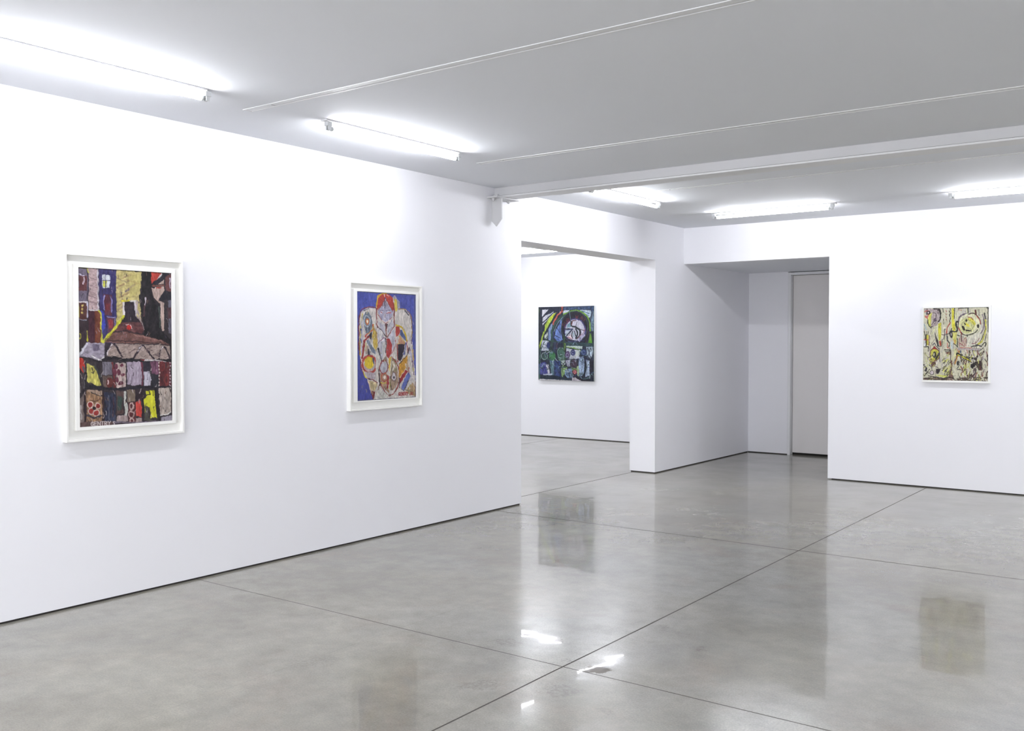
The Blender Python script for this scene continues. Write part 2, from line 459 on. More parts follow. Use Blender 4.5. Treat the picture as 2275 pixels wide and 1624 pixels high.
    FONT = {'G': [[(1, .15), (.5, 0), (0, .4), (.1, .9), (.6, 1), (1, .8), (1, .55), (.6, .55)]], 'E': [[(1, 0), (0, 0), (0, 1), (1, 1)], [(0, .5), (.8, .5)]],
            'N': [[(0, 1), (0, 0), (1, 1), (1, 0)]], 'T': [[(0, 0), (1, 0)], [(.5, 0), (.5, 1)]], 'R': [[(0, 1), (0, 0), (.9, .1), (.9, .45), (0, .55), (1, 1)]],
            'Y': [[(0, 0), (.5, .5), (1, 0)], [(.5, .5), (.45, 1)]], 'S': [[(1, .1), (.4, 0), (.1, .3), (.8, .6), (.8, .9), (0, 1)]], 'U': [[(0, 0), (.05, .8), (.5, 1), (.95, .8), (1, 0)]],
            'B': [[(0, 1), (0, 0), (.8, .15), (.7, .45), (0, .5), (.9, .7), (.8, 1), (0, 1)]], 'W': [[(0, 0), (.25, 1), (.5, .3), (.75, 1), (1, 0)]], 'A': [[(0, 1), (.5, 0), (1, 1)], [(.2, .6), (.8, .6)]],
            'J': [[(.8, 0), (.7, .9), (.3, 1), (0, .8)]], '5': [[(1, 0), (.1, 0), (.1, .45), (.8, .5), (.8, .9), (0, 1)]]}
    def text(s, txt, x, y, w, h, col, lw, gap=.3, dy=0, rot=None):
        X, Y = s.X, s.Y; s.X, s.Y = s.X0, s.Y0
        for i, ch in enumerate(txt):
            if ch in s.FONT:
                for st in s.FONT[ch]:
                    pts = [(px * w, (py - .5) * h) for px, py in st]
                    if rot:
                        a = rot[i][2]; ca, sa = math.cos(a), math.sin(a)
                        pts = [(rot[i][0] + (px - w / 2) * ca - py * sa, rot[i][1] + (px - w / 2) * sa + py * ca) for px, py in pts]
                    else:
                        pts = [(x + i * w * (1 + gap) + px, y + dy * i + py) for px, py in pts]
                    s.line(pts, lw, col, var=.05)
        s.X, s.Y = X, Y

def painted_canvas(name, P, parent, origin, du, dn, w, h, depth, edge_col, gain=1.0):
    """origin: top-left corner of the painted face (local), du: unit vector to the right, dn: outward normal"""
    nu, nv = P.nu, P.nv
    du, dn, o = Vector(du), Vector(dn), Vector(origin)
    co = np.zeros((nv * nu, 3))
    relief = ((P.imp - .5) * .0007).ravel()
    U, V = P.U.ravel(), P.V.ravel()
    for i in range(3):
        co[:, i] = o[i] + du[i] * U * w + dn[i] * relief
    co[:, 2] -= V * h
    idx = np.arange(nu * nv).reshape(nv, nu)
    q = np.stack([idx[:-1, :-1], idx[1:, :-1], idx[1:, 1:], idx[:-1, 1:]], -1).reshape(-1, 4)
    # stretched sides and back
    back = [o - dn * depth, o + du * w - dn * depth, o + du * w - dn * depth - Vector((0, 0, h)), o - dn * depth - Vector((0, 0, h))]
    front = [o, o + du * w, o + du * w - Vector((0, 0, h)), o - Vector((0, 0, h))]
    nb = nu * nv
    co = np.vstack([co, np.array([list(v) for v in front + back])])
    faces = q.tolist()
    for i in range(4):
        j = (i + 1) % 4
        faces.append([nb + i, nb + j, nb + 4 + j, nb + 4 + i])
    faces.append([nb + 7, nb + 6, nb + 5, nb + 4])
    me = bpy.data.meshes.new(name)
    me.vertices.add(len(co)); me.vertices.foreach_set('co', co.ravel())
    F = np.array(faces); me.loops.add(F.size); me.polygons.add(len(F))
    me.loops.foreach_set('vertex_index', F.ravel()); me.polygons.foreach_set('loop_start', np.arange(0, F.size, 4))
    me.polygons.foreach_set('loop_total', np.full(len(F), 4))
    me.update(calc_edges=True); me.validate()
    colr = np.ones((len(co), 4))
    im = P.img * .87 + P.img.mean(2, keepdims=True) * .13
    colr[:nb, :3] = np.clip(s2l(np.clip(im, 0, 255)).reshape(-1, 3) * gain, 0, .9)
    colr[nb:, :3] = edge_col
    a = me.color_attributes.new('pigment', 'FLOAT_COLOR', 'POINT'); a.data.foreach_set('color', colr.ravel())
    me.materials.append(M_PIG)
    ob = bpy.data.objects.new(name, me); COL.objects.link(ob)
    if parent: ob.parent = parent
    return ob
M_PIG, nt, bs, N, L = nodes('oil_pigment')
at = N.new('ShaderNodeVertexColor'); at.layer_name = 'pigment'; L.new(at.outputs[0], bs.inputs['Base Color'])
bs.inputs['Roughness'].default_value = .55; bs.inputs['Specular IOR Level'].default_value = .3
add_bump(nt, bs, 240, .2, .0008, 2)
K = (38, 33, 38)
# ---- P1: dark towers and arches
P1 = p = Painter([(190, 158), (937, 203), (948, 1386), (207, 1443)], 250, 410, 3)
p.fill((50, 42, 46))
p.poly([(180, 150), (268, 155), (268, 440), (180, 440)], (104, 94, 112)); p.line([(190, 158), (275, 165)], 14, (80, 78, 55))
p.poly([(198, 225), (262, 225), (262, 350), (200, 345)], (96, 50, 52)); p.line([(195, 212), (240, 225)], 9, (190, 180, 200)); p.line([(238, 240), (236, 290)], 12, (190, 170, 180))
p.poly([(272, 160), (346, 168), (350, 500), (275, 500)], (178, 152, 152), dir='h')
for y in (235, 300, 352, 385, 430): p.line([(282, y), (340, y + 22)], 5, (110, 85, 95), alpha=.7)
p.line([(266, 165), (274, 225), (270, 380)], 10, (46, 38, 56)); p.line([(266, 165), (275, 200)], 9, (190, 185, 80))
p.poly([(356, 168), (497, 178), (500, 770), (372, 770)], (52, 46, 98)); p.line([(347, 172), (352, 330), (352, 490)], 11, (196, 190, 205), alpha=.85)
p.poly([(384, 218), (448, 222), (446, 325), (388, 322)], (200, 204, 212)); p.poly([(392, 262), (425, 264), (420, 316), (394, 314)], (196, 196, 70)); p.line([(415, 225), (412, 320)], 8, (70, 60, 110)); p.line([(388, 262), (446, 268)], 6, (70, 60, 110))
p.poly([(395, 375), (462, 380), (468, 470), (460, 545), (410, 545), (398, 470)], (88, 42, 56)); p.line([(405, 385), (395, 430), (404, 500)], 8, (140, 140, 200)); p.line([(452, 390), (463, 440), (460, 520)], 8, (120, 118, 180)); p.poly([(412, 455), (448, 450), (452, 500), (418, 510)], (110, 40, 45))
p.poly([(372, 500), (402, 520), (410, 640), (388, 690), (378, 640)], (52, 62, 168))
p.poly([(420, 560), (488, 562), (484, 680), (428, 690)], (96, 56, 76)); p.poly([(432, 580), (474, 580), (468, 650), (438, 655)], (132, 44, 48)); p.line([(425, 558), (488, 560), (488, 640)], 6, (140, 140, 190))
p.poly([(497, 178), (702, 195), (692, 350), (684, 400), (690, 500), (700, 600), (560, 600), (500, 630)], (192, 176, 112), dir='h')
for a, b in (((505, 320), (560, 290)), ((560, 240), (620, 215)), ((600, 330), (660, 285)), ((510, 470), (545, 445)), ((520, 400), (600, 360)), ((590, 260), (690, 290))): p.line([a, b], 12, (150, 118, 84), alpha=.7)
p.line([(575, 350), (640, 292)], 16, (118, 96, 110), alpha=.8); p.line([(510, 245), (580, 275), (650, 240)], 7, (140, 122, 100), alpha=.7); p.line([(510, 500), (550, 470), (545, 410)], 12, (165, 140, 110)); p.poly([(600, 200), (700, 205), (695, 330), (650, 380), (600, 400)], (198, 184, 106), alpha=.6)
p.poly([(778, 195), (862, 203), (800, 300), (780, 315)], (186, 58, 48)); p.poly([(778, 315), (885, 310), (882, 345), (840, 425), (885, 440), (885, 660), (862, 670), (845, 450), (800, 400)], (182, 156, 146))
p.line([(862, 205), (800, 295)], 10, (205, 195, 195)); p.poly([(835, 290), (882, 245), (885, 290)], (196, 170, 156)); p.line([(905, 205), (790, 305)], 34, (34, 32, 42)); p.line([(790, 305), (890, 300)], 12, (120, 70, 60)); p.line([(820, 320), (850, 318)], 12, (160, 60, 50))
p.poly([(888, 230), (940, 205), (940, 350), (890, 350)], (98, 54, 54)); p.line([(928, 245), (932, 320)], 9, (180, 170, 190)); p.line([(885, 235), (888, 350)], 10, K)
p.poly([(882, 340), (940, 360), (940, 430), (900, 418), (838, 424)], (32, 30, 40))
p.poly([(700, 190), (778, 195), (782, 350), (800, 425), (852, 450), (858, 660), (930, 735), (940, 800), (700, 720), (722, 640), (712, 545), (692, 500), (680, 385), (702, 350)], (30, 26, 30), var=.3)
p.line([(737, 400), (728, 470), (720, 550)], 12, (92, 60, 66)); p.line([(735, 402), (730, 460)], 9, (200, 190, 200)); p.line([(838, 470), (850, 560), (848, 640)], 12, (58, 66, 62)); p.line([(668, 430), (664, 500), (690, 590)], 14, (168, 150, 150))
p.poly([(915, 420), (942, 420), (942, 690), (918, 690)], (104, 100, 116)); p.poly([(905, 480), (942, 480), (942, 560), (915, 570)], (84, 50, 56)); p.line([(888, 430), (886, 650)], 10, K)
p.poly([(565, 430), (650, 432), (656, 545), (720, 640), (722, 690), (470, 690), (560, 550)], (44, 36, 44)); p.poly([(525, 602), (690, 596), (722, 655), (700, 695), (480, 672)], (98, 56, 58), dir='h')
p.line([(555, 435), (560, 540)], 15, (214, 206, 206)); p.line([(646, 436), (655, 470), (655, 545)], 13, (190, 180, 190)); p.line([(545, 428), (608, 422)], 14, (206, 190, 40)); p.line([(608, 425), (655, 430)], 12, (214, 210, 210))
p.line([(655, 550), (705, 600), (722, 660)], 7, (150, 130, 130)); p.ell(600, 637, 21, 22, (206, 46, 36)); p.line([(612, 618), (622, 655)], 6, (220, 190, 190)); p.line([(575, 620), (600, 612)], 5, (220, 190, 190))
p.poly([(405, 762), (440, 692), (540, 676), (660, 690), (860, 742), (930, 776)], (112, 74, 68), dir='h'); p.line([(440, 690), (560, 668), (720, 700)], 8, K); p.line([(420, 745), (640, 752), (920, 778)], 9, (70, 46, 46)); p.line([(640, 700), (740, 720), (860, 750)], 9, (150, 110, 100), alpha=.7)
p.poly([(196, 440), (262, 438), (264, 580), (200, 582)], (84, 46, 42)); p.line([(200, 436), (262, 438)], 12, (200, 190, 196)); p.line([(264, 440), (266, 560)], 9, (170, 165, 185))
for y in (468, 495, 522): p.ell(228, y, 9, 10, (196, 170, 90))
p.line([(196, 440), (200, 560)], 6, (200, 190, 50)); p.poly([(200, 590), (262, 590), (264, 770), (203, 810)], (56, 42, 48)); p.line([(204, 578), (262, 580)], 6, (150, 150, 170))
p.line([(265, 670), (267, 752)], 10, (206, 202, 50)); p.ell(208, 715, 11, 20, (200, 196, 60), ring=6)
p.poly([(276, 506), (326, 508), (328, 765), (274, 765)], (62, 26, 38)); p.poly([(326, 508), (366, 510), (382, 765), (328, 765)], (110, 54, 36)); p.line([(280, 500), (330, 506), (355, 500)], 10, (206, 200, 204)); p.line([(355, 506), (372, 520), (376, 620), (382, 760)], 11, (200, 198, 56))
p.line([(392, 758), (470, 670), (530, 590), (556, 552)], 22, (206, 204, 52)); p.line([(410, 750), (480, 672)], 5, (140, 120, 30))
p.poly([(262, 764), (408, 768), (402, 885), (380, 912), (300, 888), (200, 872), (215, 840)], (154, 144, 160), dir='h'); p.line([(262, 775), (215, 850)], 20, (190, 186, 200)); p.poly([(300, 775), (360, 778), (370, 825), (320, 830)], (104, 94, 116)); p.line([(300, 868), (380, 908), (400, 880)], 9, (214, 208, 208))
p.poly([(470, 768), (925, 786), (938, 900), (700, 895), (560, 888), (418, 872)], (156, 136, 128), dir='h'); p.poly([(408, 765), (470, 768), (425, 870), (402, 880)], (52, 44, 54)); p.line([(462, 778), (425, 860)], 11, (206, 196, 200))
for a in ([(480, 772), (515, 820), (555, 890)], [(640, 890), (672, 835), (708, 786), (745, 820), (798, 890)], [(840, 890), (850, 830), (872, 798), (900, 815), (930, 885)]): p.line(a, 13, (44, 32, 42), smooth=True)
p.line([(672, 830), (700, 792)], 7, (200, 190, 200)); p.line([(855, 815), (875, 796)], 8, (210, 200, 200)); p.line([(600, 850), (660, 815)], 6, (110, 84, 84), alpha=.6)
p.line([(395, 905), (470, 880), (560, 898), (700, 908), (930, 905)], 24, (30, 26, 32)); p.line([(725, 902), (800, 902), (895, 915)], 12, (200, 192, 192)); p.line([(700, 902), (720, 900)], 6, (150, 60, 60)); p.line([(250, 885), (320, 905), (380, 920)], 14, K)
p.poly([(200, 885), (228, 890), (250, 950), (248, 1010), (232, 1010), (205, 960)], (190, 52, 42)); p.line([(236, 960), (248, 1040), (244, 1150), (215, 1190)], 16, (96, 90, 96)); p.poly([(200, 980), (235, 1010), (232, 1130), (206, 1170)], (60, 50, 54)); p.line([(206, 1080), (208, 1165)], 7, (150, 140, 140))
p.poly([(262, 930), (325, 958), (350, 1020), (384, 1108), (350, 1115), (268, 1078)], (196, 186, 86), var=.25); p.line([(300, 960), (318, 1010), (300, 1000)], 6, (70, 64, 50)); p.line([(318, 1008), (326, 988)], 5, (70, 64, 50)); p.line([(330, 960), (372, 1040)], 16, (60, 66, 66), alpha=.8)
p.poly([(385, 918), (466, 920), (466, 1024), (388, 1026)], (116, 110, 122)); p.poly([(388, 1030), (466, 1030), (466, 1130), (398, 1120)], (94, 76, 70)); p.ell(448, 1085, 28, 42, (96, 38, 34)); p.line([(436, 1065), (434, 1095)], 9, (200, 170, 170)); p.line([(470, 930), (480, 1030), (490, 1130)], 14, (110, 40, 40))
p.poly([(492, 924), (574, 926), (576, 1120), (498, 1130)], (186, 164, 158)); 
for c in ((500, 955, 16, 22), (520, 1000, 14, 24), (545, 945, 14, 14), (505, 1060, 14, 22), (535, 1090, 20, 16), (550, 1020, 18, 12), (486, 1000, 18, 30)): p.ell(*c, (104, 44, 62))
p.poly([(584, 918), (698, 914), (704, 1010), (700, 1096), (650, 1108), (586, 1100)], (166, 150, 168))
for x in (610, 640, 668): p.line([(x, 950), (x + 3, 1080)], 7, (188, 176, 192), alpha=.8)
p.line([(704, 920), (714, 1020), (706, 1108)], 12, (112, 46, 66)); p.poly([(712, 915), (770, 915), (772, 1000), (720, 1000)], (44, 40, 52)); p.poly([(722, 998), (768, 992), (778, 1060), (768, 1115), (722, 1112)], (188, 182, 198)); p.poly([(770, 912), (836, 912), (836, 1015), (785, 1020)], (108, 64, 88), var=.3); p.poly([(776, 1015), (832, 1018), (834, 1112), (780, 1114)], (40, 40, 48))
p.poly([(838, 912), (934, 915), (938, 1112), (840, 1112)], (92, 38, 42), var=.25); p.ell(870, 950, 16, 34, (120, 44, 44), ring=7); p.ell(900, 1060, 14, 42, (130, 50, 48), ring=7)
for y in range(925, 1110, 26): p.ell(842, y, 5, 9, (224, 204, 196)); p.ell(930, y, 5, 8, (190, 170, 180))
p.line([(260, 1110), (390, 1128), (500, 1138), (700, 1120), (938, 1122)], 22, (34, 30, 40)); p.line([(250, 1010), (258, 1120), (200, 1210)], 18, K)
p.poly([(200, 1230), (246, 1160), (246, 1440), (206, 1440)], (120, 104, 100)); p.line([(215, 1270), (218, 1380)], 12, (190, 180, 178)); p.line([(252, 1160), (248, 1300), (256, 1430)], 20, (44, 28, 34))
p.poly([(258, 1150), (310, 1150), (388, 1185), (385, 1430), (262, 1436)], (148, 110, 78), var=.3); p.poly([(255, 1140), (380, 1150), (388, 1185), (300, 1170)], (156, 130, 112)); p.line([(300, 1165), (360, 1190), (385, 1190)], 7, K)
for c in ((290, 1265, 20, 20), (300, 1315, 20, 20), (340, 1330, 20, 20), (352, 1272, 18, 18)): p.ell(c[0], c[1], c[2] + 8, c[3] + 8, (206, 182, 172)); p.ell(*c, (150, 46, 42))
p.ell(322, 1290, 14, 14, (44, 32, 36)); p.line([(268, 1345), (320, 1370), (375, 1350)], 14, (66, 58, 70)); p.line([(285, 1225), (330, 1238), (375, 1215)], 7, (90, 60, 50)); p.line([(395, 1170), (396, 1420)], 16, (54, 34, 34))
p.poly([(402, 1160), (494, 1165), (498, 1410), (405, 1410)], (46, 50, 72), var=.35); p.line([(440, 1190), (442, 1380)], 12, (86, 86, 104), alpha=.7); p.line([(478, 1200), (474, 1360)], 8, (92, 52, 56), alpha=.7)
p.poly([(498, 1150), (565, 1155), (545, 1240), (560, 1330), (505, 1345)], (86, 62, 60)); p.poly([(508, 1190), (548, 1200), (540, 1300), (510, 1310)], (54, 72, 66)); p.line([(570, 1160), (568, 1230), (585, 1300), (570, 1375)], 20, (196, 196, 188)); p.poly([(505, 1350), (590, 1345), (595, 1395), (505, 1395)], (170, 150, 148))
p.poly([(585, 1140), (650, 1140), (650, 1235), (588, 1240)], (128, 110, 94)); p.poly([(652, 1140), (716, 1140), (714, 1240), (655, 1240)], (46, 34, 40)); p.poly([(594, 1245), (650, 1240), (652, 1400), (598, 1410)], (88, 36, 38)); 
for c in ((622, 1275, 16, 26), (620, 1340, 18, 26), (622, 1390, 15, 18)): p.ell(*c, (190, 160, 154), ring=8)
p.poly([(655, 1240), (690, 1225), (708, 1290), (706, 1365), (655, 1350)], (196, 58, 48)); p.poly([(655, 1365), (715, 1372), (712, 1410), (655, 1405)], (168, 146, 142)); p.line([(714, 1160), (712, 1400)], 16, (36, 30, 36))
p.poly([(735, 1150), (808, 1144), (806, 1200), (812, 1270), (828, 1366), (772, 1366), (766, 1280), (745, 1275), (728, 1330), (722, 1210), (738, 1200)], (216, 214, 36), var=.08); p.line([(745, 1285), (740, 1375), (775, 1390)], 26, (80, 76, 70)); p.line([(738, 1185), (770, 1180), (762, 1150)], 9, (54, 50, 30)); p.line([(790, 1150), (792, 1185)], 7, (54, 50, 30))
p.line([(815, 1130), (826, 1270), (848, 1400)], 20, (32, 28, 34)); p.poly([(838, 1128), (932, 1122), (940, 1320), (900, 1340), (852, 1340)], (180, 164, 154), var=.2); p.ell(885, 1250, 20, 44, (150, 138, 132), ring=9); p.line([(855, 1345), (905, 1338), (938, 1318)], 10, (214, 210, 206)); p.poly([(860, 1362), (944, 1345), (950, 1392), (862, 1404)], (150, 142, 156)); p.line([(940, 1130), (944, 1340)], 8, (50, 30, 34))
p.line([(480, 1398), (600, 1410), (860, 1398)], 16, (120, 108, 124)); p.poly([(205, 1405), (300, 1395), (480, 1395), (480, 1450), (205, 1450)], (92, 68, 66)); p.line([(480, 1418), (700, 1412)], 14, (50, 38, 44))
p.dabs(70, (200, 170, 940, 760), [(70, 60, 80), (150, 130, 140), (100, 70, 60), (40, 36, 44)], (10, 40), (3, 6), (1.2, 2.0), ); p.dabs(90, (205, 900, 940, 1400), [(60, 50, 56), (190, 176, 176), (120, 90, 80), (44, 38, 44)], (10, 40), (3, 6), (1.1, 2.1)); p.dabs(30, (420, 770, 930, 890), [(110, 90, 90), (180, 160, 150)], (20, 60), (4, 7), (2.5, 3.0))
p.text('GENTRY', 298, 1416, 20, 30, (205, 192, 190), 6.5, gap=.36, dy=-1.5); p.text('5', 474, 1410, 14, 26, (205, 192, 190), 5)
# ---- P2: winged figure on blue
RD = (128, 44, 46); WH = (202, 194, 188)
P2 = p = Painter([(217, 190), (881, 226), (884, 1388), (211, 1427)], 190, 300, 5)
p.fill((66, 76, 164), var=.13); p.poly([(205, 900), (500, 900), (500, 1450), (205, 1450)], (58, 62, 148), alpha=.7); p.line([(215, 192), (885, 228)], 10, (110, 112, 140)); p.line([(214, 190), (212, 1430)], 9, (80, 78, 110)); p.line([(870, 240), (875, 900)], 14, (88, 92, 140), alpha=.7)
p.poly([(640, 250), (680, 290), (694, 380), (760, 385), (815, 450), (835, 560), (840, 720), (850, 860), (870, 1050), (884, 1250), (884, 1390), (400, 1410), (375, 1335), (330, 1190), (280, 1110), (250, 950), (240, 640), (255, 430), (330, 370), (430, 372), (460, 300)], WH)
p.line([(640, 250), (685, 310), (690, 385)], 26, (150, 146, 166)); p.line([(655, 290), (665, 360), (660, 410)], 22, (208, 186, 70))
p.line([(242, 900), (238, 650), (255, 430), (330, 368), (430, 372)], 11, RD, smooth=True); p.line([(690, 385), (770, 395), (825, 460), (840, 600), (836, 720)], 9, (150, 110, 60), smooth=True); p.line([(760, 405), (800, 455)], 12, (40, 38, 52)); p.line([(300, 405), (345, 380)], 9, (40, 38, 52)); p.line([(345, 372), (425, 375)], 6, (70, 70, 140))
p.line([(250, 900), (255, 640), (280, 440)], 12, (190, 170, 80)); p.line([(262, 880), (268, 700), (275, 520)], 16, (176, 176, 196)); p.line([(260, 610), (262, 660)], 8, (50, 60, 120)); p.line([(255, 720), (262, 770)], 7, (50, 60, 120))
p.poly([(445, 400), (430, 330), (445, 240), (510, 208), (560, 212), (470, 300)], (220, 172, 44)); p.poly([(440, 400), (455, 275), (500, 222), (575, 218), (622, 262), (636, 330), (632, 405), (600, 385), (550, 275), (530, 262), (500, 350)], (176, 56, 46), dir='h')
p.poly([(532, 280), (560, 320), (600, 385), (632, 405), (612, 480), (550, 545), (500, 515), (455, 440), (452, 395), (500, 355)], (168, 164, 190)); p.poly([(520, 290), (550, 290), (570, 360), (500, 360)], (140, 130, 148)); p.line([(530, 270), (532, 375)], 7, (60, 60, 80)); p.line([(528, 225), (530, 250)], 8, (225, 210, 200)); p.line([(560, 230), (580, 240)], 8, (225, 190, 180))
p.line([(455, 400), (500, 345), (530, 275)], 7, RD); p.line([(548, 275), (590, 360), (620, 410)], 7, RD); p.line([(438, 380), (440, 560), (450, 600)], 11, RD); p.line([(636, 330), (640, 570)], 11, RD); p.line([(640, 275), (650, 400)], 9, (206, 176, 60))
p.line([(478, 408), (515, 402)], 7, (110, 80, 110)); p.ell(496, 425, 16, 14, (206, 196, 206)); p.line([(485, 420), (505, 432)], 7, (150, 70, 80)); p.ell(572, 425, 16, 12, (206, 196, 206)); p.line([(552, 436), (598, 428)], 9, (170, 60, 60)); p.line([(550, 405), (590, 402)], 6, (110, 100, 130)); p.line([(528, 420), (524, 490), (540, 496)], 7, (216, 204, 208)); p.line([(534, 420), (532, 480)], 5, (120, 100, 130))
p.line([(455, 450), (495, 515), (545, 548), (612, 482)], 8, (150, 70, 76)); p.line([(500, 518), (545, 535), (590, 512)], 8, (224, 206, 196)); p.poly([(528, 555), (565, 552), (552, 610), (542, 640)], (54, 44, 54)); p.line([(545, 545), (548, 700)], 7, RD); p.poly([(450, 520), (520, 560), (540, 690), (470, 590)], (178, 174, 190)); p.poly([(612, 500), (640, 570), (560, 690), (562, 580)], (186, 182, 194), var=.25)
p.line([(445, 585), (500, 630), (548, 700)], 8, (70, 50, 60)); p.line([(642, 580), (600, 640), (555, 705)], 8, RD)
# left arm with the eye shape and yellow disc
p.poly([(285, 470), (310, 425), (350, 420), (380, 480), (392, 570), (370, 640), (320, 668), (300, 600)], (104, 116, 132), var=.25); p.ell(330, 525, 34, 62, (168, 176, 186), ring=7); p.ell(332, 532, 24, 38, (186, 96, 46)); p.ell(332, 530, 11, 20, (234, 220, 190)); p.line([(320, 580), (316, 650)], 8, (56, 60, 76)); p.line([(350, 570), (352, 640)], 8, (56, 60, 76))
p.line([(398, 560), (392, 620), (330, 670), (310, 700)], 12, (178, 60, 44)); p.line([(405, 560), (385, 620), (335, 670)], 5, (216, 180, 60)); p.poly([(345, 680), (382, 640), (385, 700), (372, 740)], (40, 36, 50)); p.poly([(398, 590), (430, 650), (448, 800), (430, 865), (400, 800), (388, 700)], (190, 160, 66), var=.3); p.line([(400, 580), (438, 660), (452, 790)], 8, (160, 110, 50))
p.line([(345, 700), (300, 740), (285, 850), (270, 940)], 24, (150, 46, 44)); p.poly([(320, 740), (345, 730), (425, 860), (418, 905), (380, 870)], (112, 122, 140), var=.25); p.poly([(325, 800), (350, 800), (350, 900), (310, 895)], (170, 150, 140)); p.poly([(345, 830), (372, 870), (365, 910), (330, 905)], (50, 46, 60)); p.line([(355, 850), (372, 900)], 7, (224, 216, 210)); p.line([(318, 770), (312, 860)], 8, (200, 180, 90))
p.ell(355, 1010, 78, 96, (168, 56, 48), ring=22); p.ell(355, 1012, 62, 82, (170, 160, 160)); p.ell(352, 990, 54, 70, (216, 184, 34)); p.line([(300, 1040), (330, 1075), (370, 1085)], 12, (190, 150, 150)); p.line([(395, 940), (405, 1000)], 12, (70, 70, 100)); p.line([(255, 960), (262, 1060), (300, 1150)], 9, RD); p.line([(285, 1090), (300, 1140), (318, 1165)], 12, (206, 196, 60)); p.poly([(300, 1090), (430, 1110), (420, 1180), (330, 1175)], (176, 162, 170)); p.line([(330, 1172), (390, 1180), (440, 1215)], 9, RD); p.line([(345, 1180), (372, 1186)], 10, K)
p.poly([(340, 1195), (430, 1210), (445, 1250), (410, 1310), (372, 1310)], (196, 176, 132), var=.25); p.poly([(370, 1310), (418, 1318), (398, 1410), (385, 1400)], (120, 34, 38)); p.line([(455, 1110), (475, 1200), (450, 1300)], 10, (150, 100, 90)); p.poly([(330, 1190), (345, 1200), (378, 1320), (372, 1340)], (216, 190, 160))
# centre
p.poly([(455, 600), (540, 720), (540, 900), (490, 960), (460, 850), (445, 760)], (178, 176, 190), var=.22); p.ell(480, 680, 22, 60, (212, 206, 206)); p.poly([(560, 715), (640, 600), (650, 750), (620, 870), (605, 800)], (182, 180, 194), var=.22); p.line([(455, 770), (520, 705), (545, 720)], 8, (140, 90, 120)); p.line([(490, 745), (515, 730)], 10, (232, 222, 216)); p.line([(455, 830), (470, 910), (492, 975)], 16, (36, 32, 42)); p.poly([(430, 880), (455, 870), (490, 975), (470, 1060), (440, 1180), (425, 1050)], (206, 200, 192)); p.poly([(500, 770), (542, 740), (540, 900), (505, 960)], (196, 192, 190))
p.poly([(550, 715), (585, 722), (610, 800), (606, 890), (570, 945), (545, 900), (552, 800)], (172, 50, 50), dir='v'); p.line([(540, 715), (545, 800), (540, 880)], 9, (48, 36, 44)); p.poly([(505, 965), (548, 905), (556, 960), (530, 985)], (140, 120, 104)); p.line([(608, 890), (655, 800), (650, 720)], 8, (170, 100, 110))
p.poly([(570, 945), (608, 920), (600, 1010), (580, 1110), (572, 1060)], (220, 178, 40)); p.line([(604, 930), (590, 1030), (580, 1100)], 6, (232, 216, 190)); p.poly([(605, 940), (660, 960), (676, 1080), (600, 1160), (588, 1110), (612, 1000)], (150, 134, 104), var=.25); p.line([(625, 980), (640, 1030), (620, 1080)], 15, (224, 214, 206)); p.ell(518, 1040, 44, 74, (174, 172, 184)); p.ell(518, 1040, 46, 76, RD, ring=8)
p.line([(540, 960), (480, 1010), (465, 1100), (490, 1250), (580, 1370), (680, 1260), (690, 1080), (650, 980), (608, 925)], 10, (146, 52, 48), smooth=True)
p.poly([(475, 1110), (570, 1130), (560, 1270), (585, 1350), (520, 1290), (485, 1230)], (160, 124, 100), var=.25); p.poly([(590, 1130), (670, 1080), (684, 1220), (620, 1310), (590, 1300)], (152, 126, 104), var=.25); p.ell(525, 1158, 34, 44, (176, 76, 52), ring=9); p.ell(526, 1158, 14, 22, (232, 216, 204)); p.ell(628, 1150, 24, 44, (196, 190, 196)); p.ell(630, 1160, 9, 16, (70, 60, 70)); p.ell(630, 1150, 26, 46, (110, 80, 80), ring=6)
p.poly([(556, 1130), (575, 1140), (572, 1280), (548, 1285)], (150, 40, 40)); p.line([(482, 1215), (510, 1226), (545, 1218)], 10, (214, 190, 50)); p.line([(588, 1150), (586, 1270)], 8, (60, 50, 50)); p.poly([(592, 1200), (606, 1260), (598, 1280)], (44, 36, 40)); p.line([(586, 1180), (584, 1290)], 6, (206, 196, 60)); p.line([(462, 1070), (470, 1160), (475, 1250)], 11, (40, 34, 40)); p.ell(590, 1362, 14, 14, (120, 80, 70)); p.poly([(470, 1270), (570, 1370), (560, 1405), (410, 1405)], (196, 192, 184), var=.22); p.line([(455, 1300), (480, 1260), (520, 1320)], 5, (150, 150, 150))
